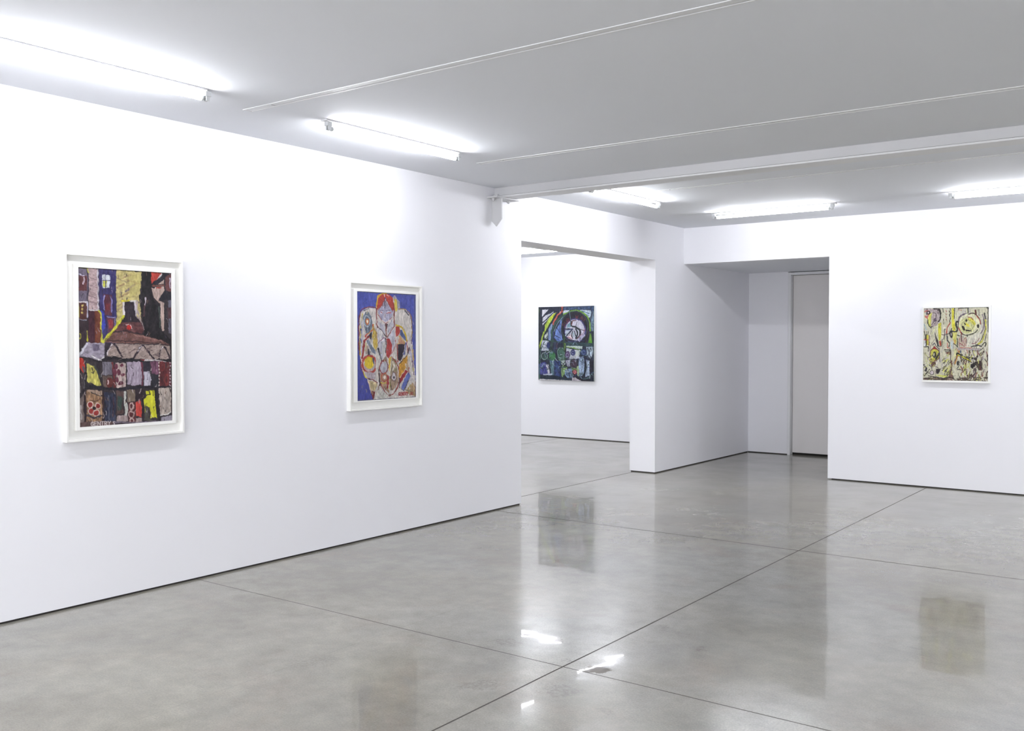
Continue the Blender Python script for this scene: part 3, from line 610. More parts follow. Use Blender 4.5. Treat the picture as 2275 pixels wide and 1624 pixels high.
# right arm
p.poly([(655, 585), (695, 570), (705, 640), (680, 690), (655, 700)], (176, 56, 50)); p.line([(660, 570), (715, 590), (755, 650), (775, 740)], 20, (214, 180, 44), smooth=True); p.poly([(700, 630), (720, 620), (765, 700), (770, 750), (700, 680)], (84, 100, 148)); p.poly([(690, 690), (710, 690), (760, 770), (730, 800), (680, 780)], (190, 136, 104)); p.line([(690, 695), (765, 770), (730, 800), (672, 775)], 7, (210, 180, 60)); p.poly([(680, 785), (765, 780), (740, 900), (705, 980), (680, 960)], (40, 30, 46)); p.line([(672, 780), (678, 980)], 10, (150, 50, 50)); p.line([(770, 770), (755, 850), (750, 900)], 16, (80, 90, 160)); p.line([(780, 750), (790, 880)], 9, (150, 60, 60)); p.line([(760, 790), (745, 880)], 6, (205, 196, 190))
p.poly([(690, 1010), (740, 940), (790, 910), (775, 1040), (720, 1140), (690, 1170)], (206, 146, 42), var=.2); p.poly([(785, 930), (808, 1050), (800, 1100), (770, 1050)], (170, 146, 120)); p.line([(690, 1010), (785, 905), (800, 880), (805, 820)], 7, (60, 44, 44)); p.line([(800, 830), (790, 890)], 9, (44, 38, 44)); p.poly([(765, 1070), (795, 1090), (720, 1210), (692, 1230), (690, 1180)], (150, 36, 42)); p.line([(700, 1160), (768, 1062)], 6, (232, 214, 180)); p.poly([(800, 1090), (820, 1150), (785, 1230), (745, 1310), (715, 1280), (740, 1210)], (86, 100, 172)); p.line([(800, 1200), (745, 1312), (712, 1290)], 7, (60, 48, 50)); p.line([(825, 1100), (826, 1200)], 6, (150, 150, 170))
p.line([(808, 820), (850, 1000), (860, 1130)], 9, (120, 90, 110)); p.line([(812, 870), (840, 960)], 20, (180, 172, 196)); p.line([(848, 850), (855, 960)], 22, (186, 156, 110)); p.line([(690, 1165), (700, 1280)], 9, (70, 50, 60)); p.line([(850, 1050), (852, 1090)], 9, (200, 190, 60)); p.line([(806, 1050), (800, 1110)], 9, (150, 60, 60)); p.poly([(790, 1280), (850, 1220), (884, 1300), (880, 1380), (760, 1330)], (180, 150, 110), var=.3); p.line([(838, 700), (835, 780)], 10, (90, 60, 110)); p.line([(875, 1210), (880, 1370)], 8, (120, 80, 50)); p.line([(760, 1300), (840, 1330)], 9, (120, 110, 90)); p.line([(820, 1240), (800, 1300)], 8, (150, 150, 60))
p.text('GENTRY', 686, 1350, 14, 36, (158, 40, 42), 7.5, gap=.32, dy=-1); p.text('JR', 812, 1346, 15, 36, (150, 50, 44), 7, gap=.5)
p.dabs(60, (250, 400, 870, 1390), [(150, 140, 150), (222, 214, 204), (170, 160, 120)], (14, 40), (4, 7), (1.0, 2.1))
p.line([(214, 1424), (884, 1386)], 9, (100, 96, 104))
# ---- P3: dark blue and green wheel
NV = (42, 44, 66); GD = (48, 78, 66); WB = (186, 196, 214); CY = (120, 150, 168)
P3 = p = Painter([(138, 103), (1195, 85), (1198, 1515), (132, 1490)], 240, 275, 8)
p.fill((38, 44, 62), var=.3)
p.poly([(210, 155), (330, 150), (240, 250), (210, 290)], (216, 216, 226)); p.poly([(215, 290), (420, 200), (450, 220), (330, 320), (215, 450)], (206, 206, 220)); p.line([(215, 290), (400, 170)], 24, NV); p.line([(215, 400), (420, 215)], 22, NV); p.line([(215, 350), (420, 190)], 9, WB)
p.poly([(440, 220), (485, 205), (400, 330), (250, 600), (190, 780), (160, 900), (150, 830), (230, 560), (260, 440), (340, 310)], (166, 192, 60), var=.25); p.line([(440, 235), (370, 320)], 28, (200, 214, 40)); p.line([(250, 470), (240, 560)], 16, NV); p.line([(480, 240), (360, 430), (230, 680), (170, 880)], 16, (36, 44, 50))
p.line([(590, 105), (592, 190), (510, 250), (420, 400), (418, 430)], 26, (190, 84, 70)); p.line([(560, 190), (550, 215)], 12, (230, 200, 200)); p.poly([(380, 430), (410, 400), (400, 480), (370, 740), (325, 720), (330, 520)], (120, 142, 186)); p.poly([(250, 650), (310, 570), (320, 640), (300, 710), (255, 690)], (190, 196, 190)); p.poly([(620, 110), (1190, 95), (1190, 200), (1140, 190), (1120, 150), (620, 160)], (50, 70, 104), var=.35)
p.poly([(620, 165), (740, 165), (640, 240), (600, 220)], WB); p.poly([(930, 160), (1130, 170), (1135, 300), (1080, 310), (960, 210)], (176, 190, 206), var=.25); p.line([(960, 180), (1100, 230)], 14, (70, 100, 140)); p.line([(1000, 230), (1100, 270)], 12, (90, 120, 150)); p.poly([(1130, 200), (1190, 190), (1190, 560), (1140, 560), (1110, 420)], (96, 120, 140), var=.35); p.line([(1160, 200), (1120, 400)], 16, NV)
p.line([(410, 760), (400, 560), (480, 380), (620, 260)], 42, GD, smooth=True); p.line([(440, 560), (500, 420), (610, 290)], 12, CY, smooth=True); p.poly([(440, 690), (460, 560), (530, 430), (580, 330), (565, 560), (600, 720), (520, 780)], (96, 122, 190), var=.3); p.line([(480, 480), (560, 600)], 12, NV); p.line([(455, 640), (560, 690)], 12, NV); p.line([(420, 700), (420, 560)], 10, (60, 60, 140))
p.ell(830, 500, 262, 320, (34, 32, 44)); p.line([(620, 240), (780, 180), (930, 185), (1060, 280), (1110, 400), (1120, 560)], 24, (110, 160, 44), smooth=True); p.ell(825, 480, 250, 300, (62, 84, 90), ring=10); p.ell(835, 545, 192, 215, (190, 188, 206)); p.ell(835, 545, 196, 218, (60, 56, 112), ring=22); p.line([(1000, 640), (940, 730), (840, 760), (700, 720)], 46, (48, 42, 62), smooth=True); p.line([(1020, 470), (1030, 600), (960, 700)], 30, (70, 66, 118), smooth=True)
p.poly([(650, 560), (780, 510), (690, 640), (650, 650)], (180, 190, 206)); p.line([(680, 640), (790, 520), (640, 520)], 26, NV); p.line([(650, 550), (780, 525)], 10, (70, 90, 150)); p.poly([(690, 430), (760, 380), (760, 480), (680, 500)], (112, 150, 166)); p.poly([(700, 660), (760, 620), (780, 700)], (222, 196, 200)); p.line([(690, 670), (780, 710)], 9, (170, 60, 70))
p.line([(760, 380), (770, 460), (860, 490), (930, 560), (920, 650), (860, 700)], 32, (42, 48, 54), smooth=True); p.line([(850, 520), (885, 600), (850, 690)], 26, (36, 44, 50), smooth=True); p.line([(820, 560), (850, 640), (870, 690)], 16, (36, 44, 50)); p.line([(790, 560), (775, 640), (790, 700)], 14, (36, 44, 50), smooth=True); p.line([(800, 590), (820, 660)], 22, (130, 160, 170)); p.line([(870, 390), (850, 480)], 8, (60, 50, 50)); p.line([(930, 530), (1010, 550)], 10, (60, 30, 40)); p.line([(760, 440), (790, 370), (850, 355)], 20, (92, 46, 46)); p.line([(870, 700), (990, 600), (1020, 520)], 9, (150, 80, 110)); p.poly([(880, 720), (1010, 600), (1030, 640), (920, 770)], (164, 160, 190), var=.3); p.line([(640, 640), (680, 600)], 8, CY)
p.text('SUBWA', 0, 0, 46, 66, (116, 40, 52), 8, rot=[(620, 445, -.9), (665, 390, -.7), (712, 345, -.5), (870, 292, 0.05), (960, 310, .35)]); p.text('Y', 0, 0, 34, 50, (110, 40, 54), 8, rot=[(1010, 350, .6)])
p.line([(715, 110), (740, 250), (755, 400)], 9, (96, 130, 150)); p.poly([(1080, 830), (1110, 640), (1140, 600), (1170, 820)], (84, 146, 44)); p.line([(1100, 420), (1080, 600), (1040, 780)], 12, (70, 44, 50)); p.line([(1120, 600), (1120, 760)], 8, (140, 170, 70))
p.poly([(640, 760), (1190, 790), (1190, 850), (640, 840)], (46, 68, 74)); p.poly([(660, 835), (980, 845), (970, 900), (680, 870)], (180, 196, 188)); p.line([(670, 860), (820, 880), (940, 930)], 16, (110, 150, 50)); p.line([(830, 750), (790, 830)], 6, CY); p.line([(840, 750), (880, 830)], 6, CY); p.line([(700, 760), (1000, 740)], 8, (50, 60, 120))
p.poly([(200, 730), (330, 730), (330, 930), (190, 930)], (186, 190, 206), var=.25); p.line([(210, 860), (290, 880)], 8, NV); p.line([(210, 800), (290, 830)], 8, NV); p.ell(325, 830, 36, 60, (40, 50, 100)); p.line([(390, 770), (380, 940), (270, 960)], 40, (44, 62, 60)); p.line([(460, 780), (440, 900), (440, 1460)], 30, (50, 58, 84)); p.line([(495, 800), (480, 900)], 18, (84, 60, 84)); p.line([(290, 730), (600, 770)], 16, GD)
p.poly([(500, 880), (640, 870), (640, 1100), (560, 1200), (500, 1030)], (80, 110, 96), var=.3); p.ell(565, 970, 62, 95, (60, 96, 80)); p.ell(565, 970, 64, 98, (130, 160, 160), ring=7); p.line([(640, 800), (630, 920)], 28, (120, 160, 50)); p.line([(630, 640), (625, 900), (660, 1000), (640, 1100)], 26, (50, 76, 54), smooth=True); p.line([(660, 870), (655, 1030)], 18, (36, 32, 44))
p.poly([(670, 890), (930, 920), (920, 1080), (780, 1090), (680, 1080)], (186, 190, 200), var=.2); p.ell(695, 1010, 44, 74, (84, 64, 104)); p.ell(690, 1012, 22, 36, (150, 140, 180), ring=8); p.ell(795, 965, 48, 60, (56, 62, 110)); p.ell(795, 965, 22, 28, (140, 146, 180), ring=8); p.ell(1000, 965, 62, 62, (48, 66, 110)); p.ell(1000, 965, 30, 34, (110, 130, 180), ring=8); p.poly([(850, 930), (930, 950), (890, 1030), (840, 1040)], (190, 200, 190))
p.ell(250, 1040, 62, 72, (50, 70, 72)); p.ell(250, 1030, 60, 64, (160, 180, 180), ring=9); p.ell(255, 1050, 30, 34, (46, 90, 60), ring=8); p.ell(400, 1040, 64, 92, (60, 120, 72)); p.line([(300, 1080), (350, 1100), (430, 1090)], 18, (56, 100, 80)); p.poly([(140, 1180), (260, 1140), (330, 1240), (320, 1400), (140, 1380)], (58, 58, 128), var=.35); p.line([(180, 1260), (240, 1170)], 16, (120, 140, 180)); p.poly([(275, 1190), (330, 1200), (350, 1360), (320, 1380)], (200, 196, 210)); p.line([(280, 1190), (325, 1230), (320, 1290), (285, 1270)], 9, NV, smooth=True)
p.poly([(350, 1120), (430, 1120), (430, 1460), (390, 1440)], (84, 120, 130), var=.3); p.poly([(440, 1120), (560, 1120), (570, 1440), (450, 1440)], (44, 60, 110), var=.35); p.line([(470, 1120), (540, 1220), (560, 1400)], 14, NV); p.poly([(560, 1120), (640, 1110), (650, 1180), (600, 1240)], (180, 196, 190)); p.line([(570, 1140), (660, 1240)], 12, (36, 42, 44)); p.line([(650, 1130), (560, 1250)], 12, (36, 42, 44)); p.poly([(570, 1260), (690, 1250), (660, 1320), (600, 1440), (575, 1400)], (150, 186, 110), var=.25); p.line([(590, 1250), (610, 1440)], 10, GD); p.line([(600, 1220), (680, 1250)], 14, (90, 140, 40))
p.poly([(640, 1290), (780, 1260), (790, 1440), (690, 1450), (640, 1380)], (110, 136, 170), var=.35); p.line([(720, 1140), (700, 1290), (740, 1440)], 16, NV); p.poly([(650, 1110), (760, 1100), (740, 1230), (690, 1230)], (160, 160, 180), var=.3); p.ell(815, 1180, 70, 88, (66, 50, 66)); p.ell(815, 1180, 70, 92, (40, 46, 52), ring=12); p.line([(790, 1150), (820, 1210)], 8, (130, 110, 140)); p.poly([(760, 1240), (870, 1260), (880, 1300), (790, 1310)], (120, 150, 70)); p.ell(830, 1340, 38, 48, (170, 50, 56)); p.ell(830, 1340, 14, 26, (206, 180, 180), ring=6); p.poly([(870, 1230), (920, 1200), (910, 1420), (880, 1400)], (160, 186, 130))
p.poly([(920, 1050), (1010, 1030), (1020, 1180), (1000, 1420), (920, 1400), (900, 1200)], (136, 156, 186), var=.35); p.poly([(1040, 1100), (1110, 1120), (1110, 1400), (1030, 1430)], (150, 166, 190), var=.35); p.line([(1010, 1050), (1040, 1180), (1030, 1330), (940, 1470), (850, 1400)], 30, (28, 32, 48), smooth=True); p.poly([(1110, 1130), (1190, 1100), (1190, 1430), (1120, 1400)], (34, 32, 46)); p.poly([(1050, 860), (1180, 860), (1180, 1000), (1130, 1080), (1060, 1050)], (150, 166, 180), var=.4); p.line([(1080, 880), (1130, 1060)], 16, NV); p.line([(1130, 880), (1080, 1060)], 12, NV); p.line([(1060, 1020), (1160, 1120)], 14, NV)
p.poly([(220, 1380), (400, 1360), (400, 1400), (230, 1400)], (170, 176, 196)); p.poly([(130, 1395), (430, 1400), (760, 1470), (760, 1520), (130, 1490)], (34, 46, 62)); p.poly([(135, 1465), (400, 1480), (700, 1495), (900, 1510), (135, 1500)], (200, 196, 200)); p.poly([(780, 1440), (850, 1440), (960, 1510), (780, 1505)], (196, 186, 196)); p.line([(800, 1380), (870, 1440), (980, 1490), (1100, 1490)], 34, (30, 28, 40), smooth=True); p.line([(990, 1470), (1100, 1440), (1180, 1340)], 16, (70, 100, 100), smooth=True)
p.line([(150, 110), (150, 700)], 30, (44, 52, 56)); p.line([(150, 150), (150, 200)], 12, (80, 100, 60)); p.line([(150, 1480), (170, 900)], 12, (90, 130, 110)); p.line([(1192, 100), (1192, 1500)], 12, (40, 60, 64)); p.line([(135, 1100), (220, 1060)], 12, (60, 96, 84)); p.line([(310, 640), (160, 960)], 14, (64, 92, 84))
p.dabs(110, (180, 860, 1180, 1440), [CY, (60, 90, 90), (34, 36, 54), (60, 66, 130), (180, 190, 200), (54, 84, 66)], (30, 90), (6, 11))
# ---- P4: pale yellow abstract
CR = (206, 202, 174); BK = (40, 38, 34); YL = (212, 208, 74); LV = (164, 152, 162); RE = (160, 50, 40)
P4 = p = Painter([(192, 125), (1424, 103), (1403, 1517), (180, 1493)], 250, 290, 11)
p.fill(CR, var=.1); p.dabs(120, (190, 120, 1400, 1200), [(196, 194, 160), (224, 220, 200), (186, 178, 170), (206, 210, 150), (190, 182, 178)], (60, 200), (12, 26), (1.1, 2.0))
p.poly([(200, 130), (510, 130), (510, 360), (430, 460), (320, 490), (270, 420), (250, 300)], (176, 160, 160), var=.2); p.poly([(285, 240), (350, 200), (330, 330), (330, 470), (290, 470), (265, 380)], (206, 206, 90), var=.2); p.line([(250, 110), (250, 240)], 14, BK); p.line([(205, 190), (250, 165), (300, 180), (260, 290), (215, 270)], 14, (190, 60, 50)); p.line([(220, 290), (270, 320)], 14, (190, 60, 50)); p.ell(285, 208, 36, 36, (54, 36, 40)); p.ell(280, 208, 14, 14, (220, 200, 200)); p.line([(265, 340), (275, 430), (320, 490), (350, 470)], 16, BK, smooth=True)
p.line([(380, 130), (490, 150), (510, 240), (500, 340), (470, 380)], 24, (40, 36, 34), smooth=True); p.ell(466, 190, 22, 28, (44, 34, 36), ring=9); p.line([(350, 210), (420, 220), (430, 300)], 8, (60, 44, 50), smooth=True); p.ell(405, 340, 24, 40, (90, 74, 90), rot=.5); p.line([(340, 440), (380, 390), (430, 350)], 10, (70, 56, 66)); p.line([(200, 430), (240, 540)], 22, (170, 186, 190))
p.line([(200, 570), (215, 640), (215, 780)], 14, (90, 90, 80)); p.line([(245, 565), (250, 640)], 12, BK); p.line([(275, 570), (272, 640)], 10, BK); p.poly([(235, 630), (280, 630), (280, 830), (245, 835)], (200, 190, 60)); p.line([(235, 630), (238, 840)], 21, (50, 40, 34)); p.line([(295, 640), (292, 830)], 15, (120, 56, 50)); p.line([(195, 725), (270, 730)], 10, (190, 60, 50)); p.poly([(192, 740), (228, 740), (228, 850), (192, 850)], (206, 206, 212)); p.line([(190, 865), (280, 860), (280, 940)], 16, BK)
p.poly([(395, 570), (420, 640), (470, 760), (480, 850), (450, 850), (410, 700)], (64, 58, 62)); p.line([(395, 720), (330, 830), (310, 930)], 9, (110, 80, 90)); p.poly([(465, 420), (520, 400), (525, 600), (510, 730), (480, 740), (465, 600)], (208, 202, 56)); p.poly([(480, 750), (520, 740), (525, 830), (500, 850)], (188, 66, 44)); p.line([(545, 720), (530, 850), (470, 850)], 13, BK)
p.ell(400, 1010, 90, 120, (196, 190, 66)); p.ell(400, 1010, 92, 120, (104, 50, 60), ring=14); p.ell(395, 1015, 36, 62, (50, 44, 40)); p.ell(385, 1010, 14, 30, (210, 206, 170)); p.poly([(350, 900), (395, 840), (440, 910)], (150, 44, 40)); p.line([(360, 830), (395, 790), (430, 850), (480, 900), (495, 1150)], 14, (70, 60, 80)); p.line([(420, 1100), (440, 1060), (475, 1000)], 30, (36, 34, 36)); p.poly([(290, 1060), (400, 1140), (360, 1210), (290, 1170)], (204, 200, 90)); p.ell(330, 1130, 22, 30, (90, 70, 60), ring=8); p.ell(375, 1195, 40, 56, (96, 66, 56), rot=.6)
p.line([(190, 1210), (240, 1270), (230, 1310)], 34, (34, 28, 40)); p.line([(200, 1420), (300, 1290)], 16, BK); p.ell(345, 1355, 30, 34, (200, 186, 190)); p.ell(345, 1355, 36, 42, (60, 46, 50), ring=9); p.poly([(420, 1280), (520, 1280), (470, 1380), (430, 1370)], (46, 38, 42)); p.poly([(400, 1390), (640, 1410), (620, 1450), (520, 1440)], (200, 204, 90)); p.line([(280, 1410), (420, 1440), (600, 1470)], 16, (50, 34, 30)); p.poly([(190, 1455), (380, 1450), (640, 1480), (640, 1500), (190, 1490)], (74, 56, 50), var=.5)
for i, y in enumerate((170, 230, 290, 330)): p.line([(610, y), (625, y + 22)], 10, (160, 60, 50))
p.line([(555, 130), (560, 200)], 16, BK); p.line([(565, 330), (575, 440)], 9, BK); p.line([(690, 130), (700, 160), (680, 190), (700, 220), (680, 250), (695, 300), (685, 390)], 14, BK); p.poly([(722, 125), (770, 125), (765, 330), (800, 500), (790, 560), (740, 560), (720, 400)], (222, 214, 60)); p.line([(775, 125), (768, 320)], 14, BK)
p.line([(695, 405), (640, 490), (625, 600)], 20, (180, 64, 46), smooth=True); p.line([(590, 520), (585, 620), (575, 720)], 20, (96, 84, 90)); p.line([(530, 630), (640, 630)], 12, (90, 60, 66)); p.line([(630, 610), (690, 600), (720, 510)], 16, BK, smooth=True); p.ell(715, 630, 32, 66, (44, 38, 44)); p.ell(712, 620, 10, 34, (190, 180, 180)); p.line([(690, 600), (710, 560), (790, 575), (830, 530), (800, 400), (860, 370)], 29, BK, smooth=True); p.line([(630, 620), (640, 730), (680, 800), (670, 860)], 20, BK, smooth=True); p.line([(640, 780), (640, 880), (680, 890)], 13, (180, 56, 46)); p.poly([(740, 590), (820, 580), (810, 800), (780, 830), (740, 700)], (212, 208, 104)); p.line([(780, 740), (775, 800)], 16, (210, 130, 50)); p.line([(760, 800), (800, 830), (840, 870)], 12, BK); p.line([(820, 640), (870, 650)], 16, BK)
p.poly([(700, 760), (740, 760), (740, 900), (715, 920)], (190, 204, 206)); p.line([(590, 920), (700, 930), (660, 960), (600, 950)], 16, BK); p.poly([(600, 970), (700, 960), (690, 1020), (660, 1010)], (110, 56, 50)); p.line([(690, 900), (705, 1000), (700, 1100), (730, 1380), (760, 1480)], 16, (60, 48, 46), smooth=True); p.line([(720, 1130), (720, 1240)], 26, (110, 66, 56)); p.poly([(640, 1490), (700, 1240), (740, 1380), (740, 1500)], (130, 96, 86), var=.25)
# the round face
p.line([(850, 360), (870, 290), (950, 240), (1040, 250)], 26, (104, 90, 104), smooth=True); p.line([(890, 330), (960, 270), (1040, 262)], 20, (150, 156, 190), smooth=True); p.line([(1030, 110), (1030, 230)], 16, BK); p.line([(850, 128), (1030, 120)], 12, BK); p.line([(850, 150), (910, 158)], 11, (160, 70, 60)); p.ell(1060, 430, 205, 205, (216, 214, 176)); p.ell(1010, 460, 150, 150, (206, 206, 140)); p.poly([(1040, 300), (1130, 330), (1180, 420), (1150, 470), (1080, 380), (1020, 350)], (222, 216, 70)); p.poly([(980, 400), (1040, 430), (1060, 490), (990, 460)], (226, 214, 60)); p.ell(1030, 450, 110, 100, (90, 84, 70), ring=7)
p.line([(1040, 240), (1100, 218), (1180, 250), (1250, 340), (1270, 430)], 18, (70, 44, 46), smooth=True); p.line([(1190, 270), (1250, 340), (1275, 430)], 12, (180, 80, 50)); p.line([(1030, 290), (1090, 300), (1130, 350)], 14, (160, 76, 50)); p.ell(1000, 358, 18, 24, (44, 36, 30)); p.line([(965, 410), (980, 440)], 21, (44, 36, 30)); p.line([(930, 480), (955, 530)], 40, (44, 36, 30)); p.line([(1000, 548), (1090, 560)], 29, (44, 36, 30)); p.ell(1220, 465, 22, 40, (50, 44, 36)); p.line([(850, 380), (845, 460), (880, 560), (930, 610)], 14, (60, 40, 40), smooth=True); p.line([(850, 500), (890, 580), (920, 620)], 15, (176, 60, 50)); p.line([(930, 620), (1020, 640), (1150, 600), (1210, 540)], 16, BK, smooth=True); p.line([(1010, 640), (1020, 670)], 16, BK)
p.poly([(1000, 680), (1150, 620), (1280, 560), (1270, 700), (1180, 800), (1050, 870), (980, 860)], (214, 210, 190)); p.line([(1300, 240), (1330, 360), (1310, 540), (1270, 600)], 18, (120, 100, 118), smooth=True); p.line([(1340, 220), (1360, 330)], 26, (64, 62, 62)); p.line([(1360, 350), (1370, 480), (1340, 640), (1290, 760)], 24, (196, 190, 60), smooth=True); p.line([(1330, 330), (1350, 520), (1290, 700), (1250, 760)], 12, (50, 44, 42), smooth=True); p.line([(1410, 140), (1410, 580)], 13, BK); p.line([(1380, 620), (1350, 740)], 12, (70, 60, 60)); p.line([(1290, 760), (1210, 820)], 26, (190, 184, 60)); p.line([(1100, 860), (1200, 830), (1280, 850)], 26, (70, 66, 70)); p.line([(1290, 840), (1340, 780), (1370, 800), (1350, 850)], 16, BK, smooth=True); p.line([(1100, 800), (1180, 780), (1240, 700)], 12, (130, 60, 70), smooth=True); p.line([(1170, 160), (1180, 240)], 30, (96, 46, 44)); p.line([(1230, 160), (1245, 260)], 36, (150, 146, 130)); p.line([(1385, 110), (1420, 130)], 18, BK)
for x in (870, 905, 940, 975, 1000): p.line([(x, 690 + (x % 3) * 20), (x - 8, 850)], 10, (150, 60, 64))
p.line([(905, 600), (905, 760)], 16, (90, 40, 40)); p.line([(960, 700), (1000, 690)], 10, RE); p.line([(860, 780), (960, 850)], 12, (150, 80, 90)); p.line([(870, 870), (1000, 885), (1100, 880)], 12, (190, 56, 50)); p.poly([(830, 880), (1280, 890), (1270, 930), (840, 925)], (176, 164, 160)); p.line([(830, 700), (830, 860)], 16, BK); p.line([(820, 900), (860, 990)], 10, (190, 70, 50)); p.poly([(850, 930), (880, 930), (870, 980), (850, 980)], (214, 150, 50)); p.ell(890, 955, 16, 28, (84, 96, 116)); p.line([(1010, 925), (1020, 980)], 14, (170, 70, 60)); p.line([(1060, 940), (1050, 1030)], 16, BK); p.line([(1060, 935), (1240, 940), (1320, 880)], 12, BK)
p.poly([(770, 900), (810, 890), (830, 960), (800, 1080), (760, 1040)], (212, 212, 150)); p.line([(830, 1000), (1000, 1080), (1100, 1140), (1220, 1200)], 59, BK); p.line([(840, 1015), (1000, 1090), (1100, 1140)], 24, (210, 204, 48)); p.line([(830, 1040), (780, 1180)], 24, (206, 140, 60)); p.line([(820, 1010), (770, 1200)], 9, (70, 44, 40)); p.poly([(1000, 1040), (1200, 1080), (1180, 1130), (1080, 1100)], BK); p.ell(1130, 1130, 34, 36, (196, 190, 170)); p.line([(1110, 1100), (1160, 1120)], 8, (210, 206, 220)); p.ell(835, 1175, 22, 44, (44, 44, 46)); p.line([(850, 1130), (880, 1190), (820, 1280)], 12, BK)
p.line([(940, 1110), (990, 1230), (1010, 1420)], 15, (110, 56, 64), smooth=True); p.poly([(940, 1200), (990, 1200), (1000, 1400), (950, 1420)], (204, 206, 130)); p.line([(880, 1130), (900, 1350)], 20, (206, 206, 190)); p.poly([(1080, 1200), (1140, 1170), (1160, 1230), (1110, 1280), (1080, 1260)], (36, 30, 30)); p.poly([(1120, 1310), (1165, 1240), (1190, 1340), (1170, 1480), (1130, 1480)], (90, 70, 80)); p.poly([(1190, 1140), (1280, 1120), (1290, 1300), (1220, 1310)], (60, 44, 42)); p.line([(1100, 1380), (1080, 1480)], 18, (90, 80, 60)); p.line([(1190, 1320), (1260, 1480)], 16, BK)
p.dabs(120, (880, 960, 1395, 1500), [(54, 42, 38), (120, 60, 52), (216, 212, 190), (196, 196, 96), (140, 126, 130), (90, 84, 60), (70, 40, 40)], (40, 130), (10, 20), (1.0, 2.2))
p.dabs(60, (200, 1000, 880, 1490), [(60, 50, 46), (190, 190, 110), (214, 210, 190), (130, 110, 116), (100, 96, 80)], (30, 100), (8, 15))
p.dabs(26, (560, 1100, 680, 1400), [(206, 206, 90), (60, 56, 40)], (60, 120), (8, 16), (1.9, 2.6))
p.dabs(70, (200, 140, 1400, 1000), [(70, 60, 60), (150, 130, 140), (190, 180, 150)], (30, 80), (5, 9), (1.1, 2.0))
p.dabs(60, (200, 1440, 1400, 1510), [(50, 40, 38), (110, 84, 70), (80, 70, 56)], (30, 80), (10, 18), (-.4, .4))
p.line([(400, 128), (1420, 106)], 7, (90, 88, 76)); p.line([(184, 900), (182, 1490)], 8, (50, 42, 46))

# ------------------------------------------------------------------ frames
def shadow_box(t, w, h, d, lip, slip, can):
    """local frame: x out of the wall, y along the wall, z up; origin = lower left corner on the wall"""
    bm = bmesh.new()
    box(bm, 0, d, 0, lip, 0, h); box(bm, 0, d, w - lip, w, 0, h); box(bm, 0, d, lip, w - lip, 0, lip); box(bm, 0, d, lip, w - lip, h - lip, h)
    obj('frame', bm, M_FRAME, t, bevel=.0012)
    bm = bmesh.new(); box(bm, .002, d - .030, lip, w - lip, lip, h - lip)
    obj('backing_board', bm, M_FRAME, t)
    (sy0, sy1, sz0, sz1), (cy0, cy1, cz0, cz1) = slip, can
    x0, x1 = d - .030, d - .006
    bm = bmesh.new()
    box(bm, x0, x1, sy0, cy0, sz0, sz1); box(bm, x0, x1, cy1, sy1, sz0, sz1); box(bm, x0, x1, cy0, cy1, sz0, cz0); box(bm, x0, x1, cy0, cy1, cz1, sz1)
    obj('inner_slip', bm, M_FRAME, t, bevel=.0008)

t = thing('framed_painting', 'framed painting of dark towers and arches, nearest the camera on the left wall', 'painting', (0, 2.8225, .9405), group='framed paintings on the gallery walls')
shadow_box(t, .754, 1.058, .040, .0125, (.058, .700, .062, .998), (.082, .677, .080, .980))
painted_canvas('canvas', P1, t, (.028, .0825, .9795), (0, 1, 0), (1, 0, 0), .594, .899, .016, (.5, .48, .42), .80)
t = thing('framed_painting', 'blue framed painting of a winged red-haired figure on the left wall', 'painting', (0, 4.985, .990), group='framed paintings on the gallery walls')
shadow_box(t, .792, .956, .040, .0115, (.044, .752, .062, .905), (.079, .728, .071, .888))
painted_canvas('canvas', P2, t, (.028, .0795, .8875), (0, 1, 0), (1, 0, 0), .648, .816, .016, (.5, .48, .42), .80)
t = thing('canvas_painting', 'unframed dark blue and green painting seen through the wide opening in the side room', 'painting', (-3.541, Y2, .8995))
painted_canvas('canvas', P3, t, (0, -.038, 1.155), (1, 0, 0), (0, -1, 0), 1.032, 1.155, .034, (.74, .76, .74), .76)
bm = bmesh.new()
for b4 in ((.02, 1.012, .02, .07), (.02, 1.012, 1.085, 1.135), (.02, .07, .07, 1.085), (.962, 1.012, .07, 1.085)):
    box(bm, b4[0], b4[1], -.0038, 0, b4[2], b4[3])
obj('stretcher_frame', bm, paint('stretcher_wood', (.55, .43, .28), .7, .2), t)
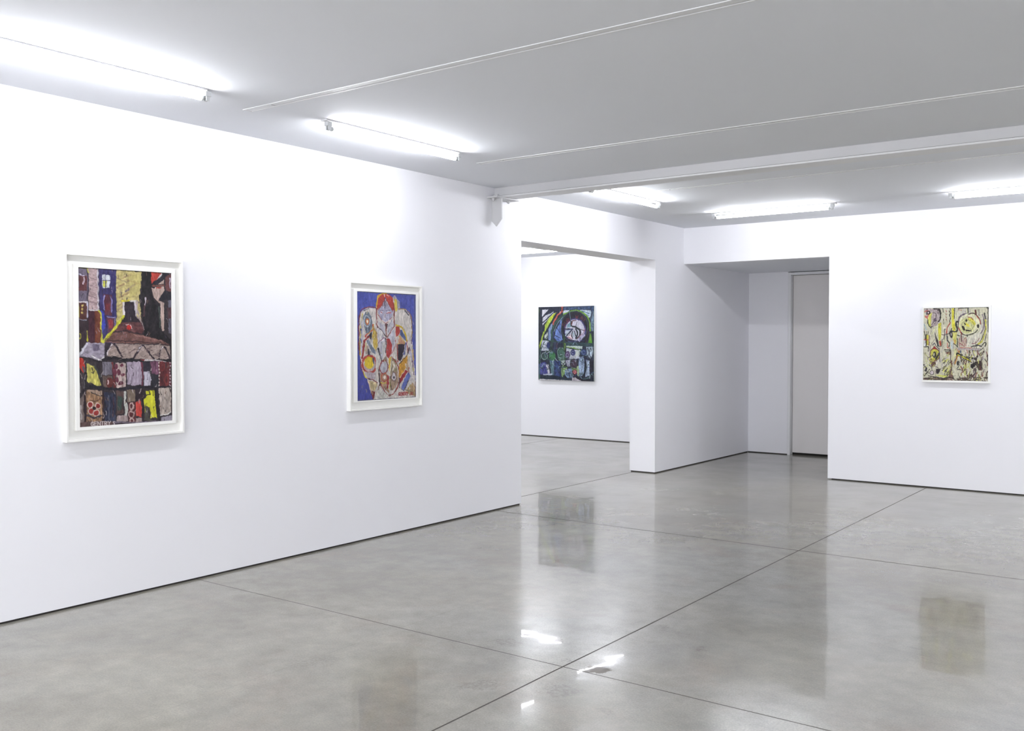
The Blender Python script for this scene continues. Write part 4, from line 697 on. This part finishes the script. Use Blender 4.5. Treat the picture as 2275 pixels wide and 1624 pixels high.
t = thing('framed_painting', 'small pale yellow abstract painting in a thin white frame on the far right wall', 'painting', (2.711, YF, 1.091), group='framed paintings on the gallery walls')
fw, fh = .637, .776
bm = bmesh.new()
for bb in ((0, .0100, 0, fh), (fw - .0185, fw, 0, fh), (.01, fw - .0185, 0, .0195), (.01, fw - .0185, fh - .020, fh)):
    box(bm, bb[0], bb[1], -.036, 0, bb[2], bb[3])
obj('frame', bm, M_FRAME, t, bevel=.001)
bm = bmesh.new(); box(bm, .01, fw - .0185, -.008, -.002, .0195, fh - .02)
obj('backing_board', bm, M_FRAME, t)
painted_canvas('canvas', P4, t, (.0105, -.031, fh - .0205), (1, 0, 0), (0, -1, 0), fw - .0295, fh - .0405, .022, (.5, .48, .42), .84)

# ------------------------------------------------------------------ world, camera, view
w = bpy.data.worlds.new('world'); scene.world = w; w.use_nodes = True
w.node_tree.nodes['Background'].inputs[0].default_value = (.02, .02, .022, 1)
cam = bpy.data.cameras.new('camera'); co = bpy.data.objects.new('camera', cam); COL.objects.link(co); scene.camera = co
cam.sensor_width = 36.0; cam.lens = 36.0 * 2138.437 / 2275; cam.clip_start = .05
co.location = (5.199, 0, 1.5)
yaw, pit, rol = math.radians(36.4443), math.radians(-1.3912), math.radians(-.0031)
F = Vector((-math.sin(yaw) * math.cos(pit), math.cos(yaw) * math.cos(pit), math.sin(pit)))
R = Vector((math.cos(yaw), math.sin(yaw), 0)); U = R.cross(F)
R2 = R * math.cos(rol) + U * math.sin(rol); U2 = -R * math.sin(rol) + U * math.cos(rol)
co.rotation_euler = Matrix((R2, U2, -F)).transposed().to_euler()
scene.view_settings.view_transform = 'Standard'; scene.view_settings.look = 'None'
scene.view_settings.gamma = 1; scene.view_settings.use_curve_mapping = False
scene.view_settings.exposure = 0.57
scene.cycles.max_bounces = 6; scene.cycles.diffuse_bounces = 6
scene.cycles.use_light_tree = False
scene.cycles.use_adaptive_sampling = False; scene.cycles.glossy_bounces = 4
scene.cycles.sample_clamp_indirect = 6.0
scene.cycles.use_denoising = True
scene.cycles.caustics_reflective = False; scene.cycles.caustics_refractive = False
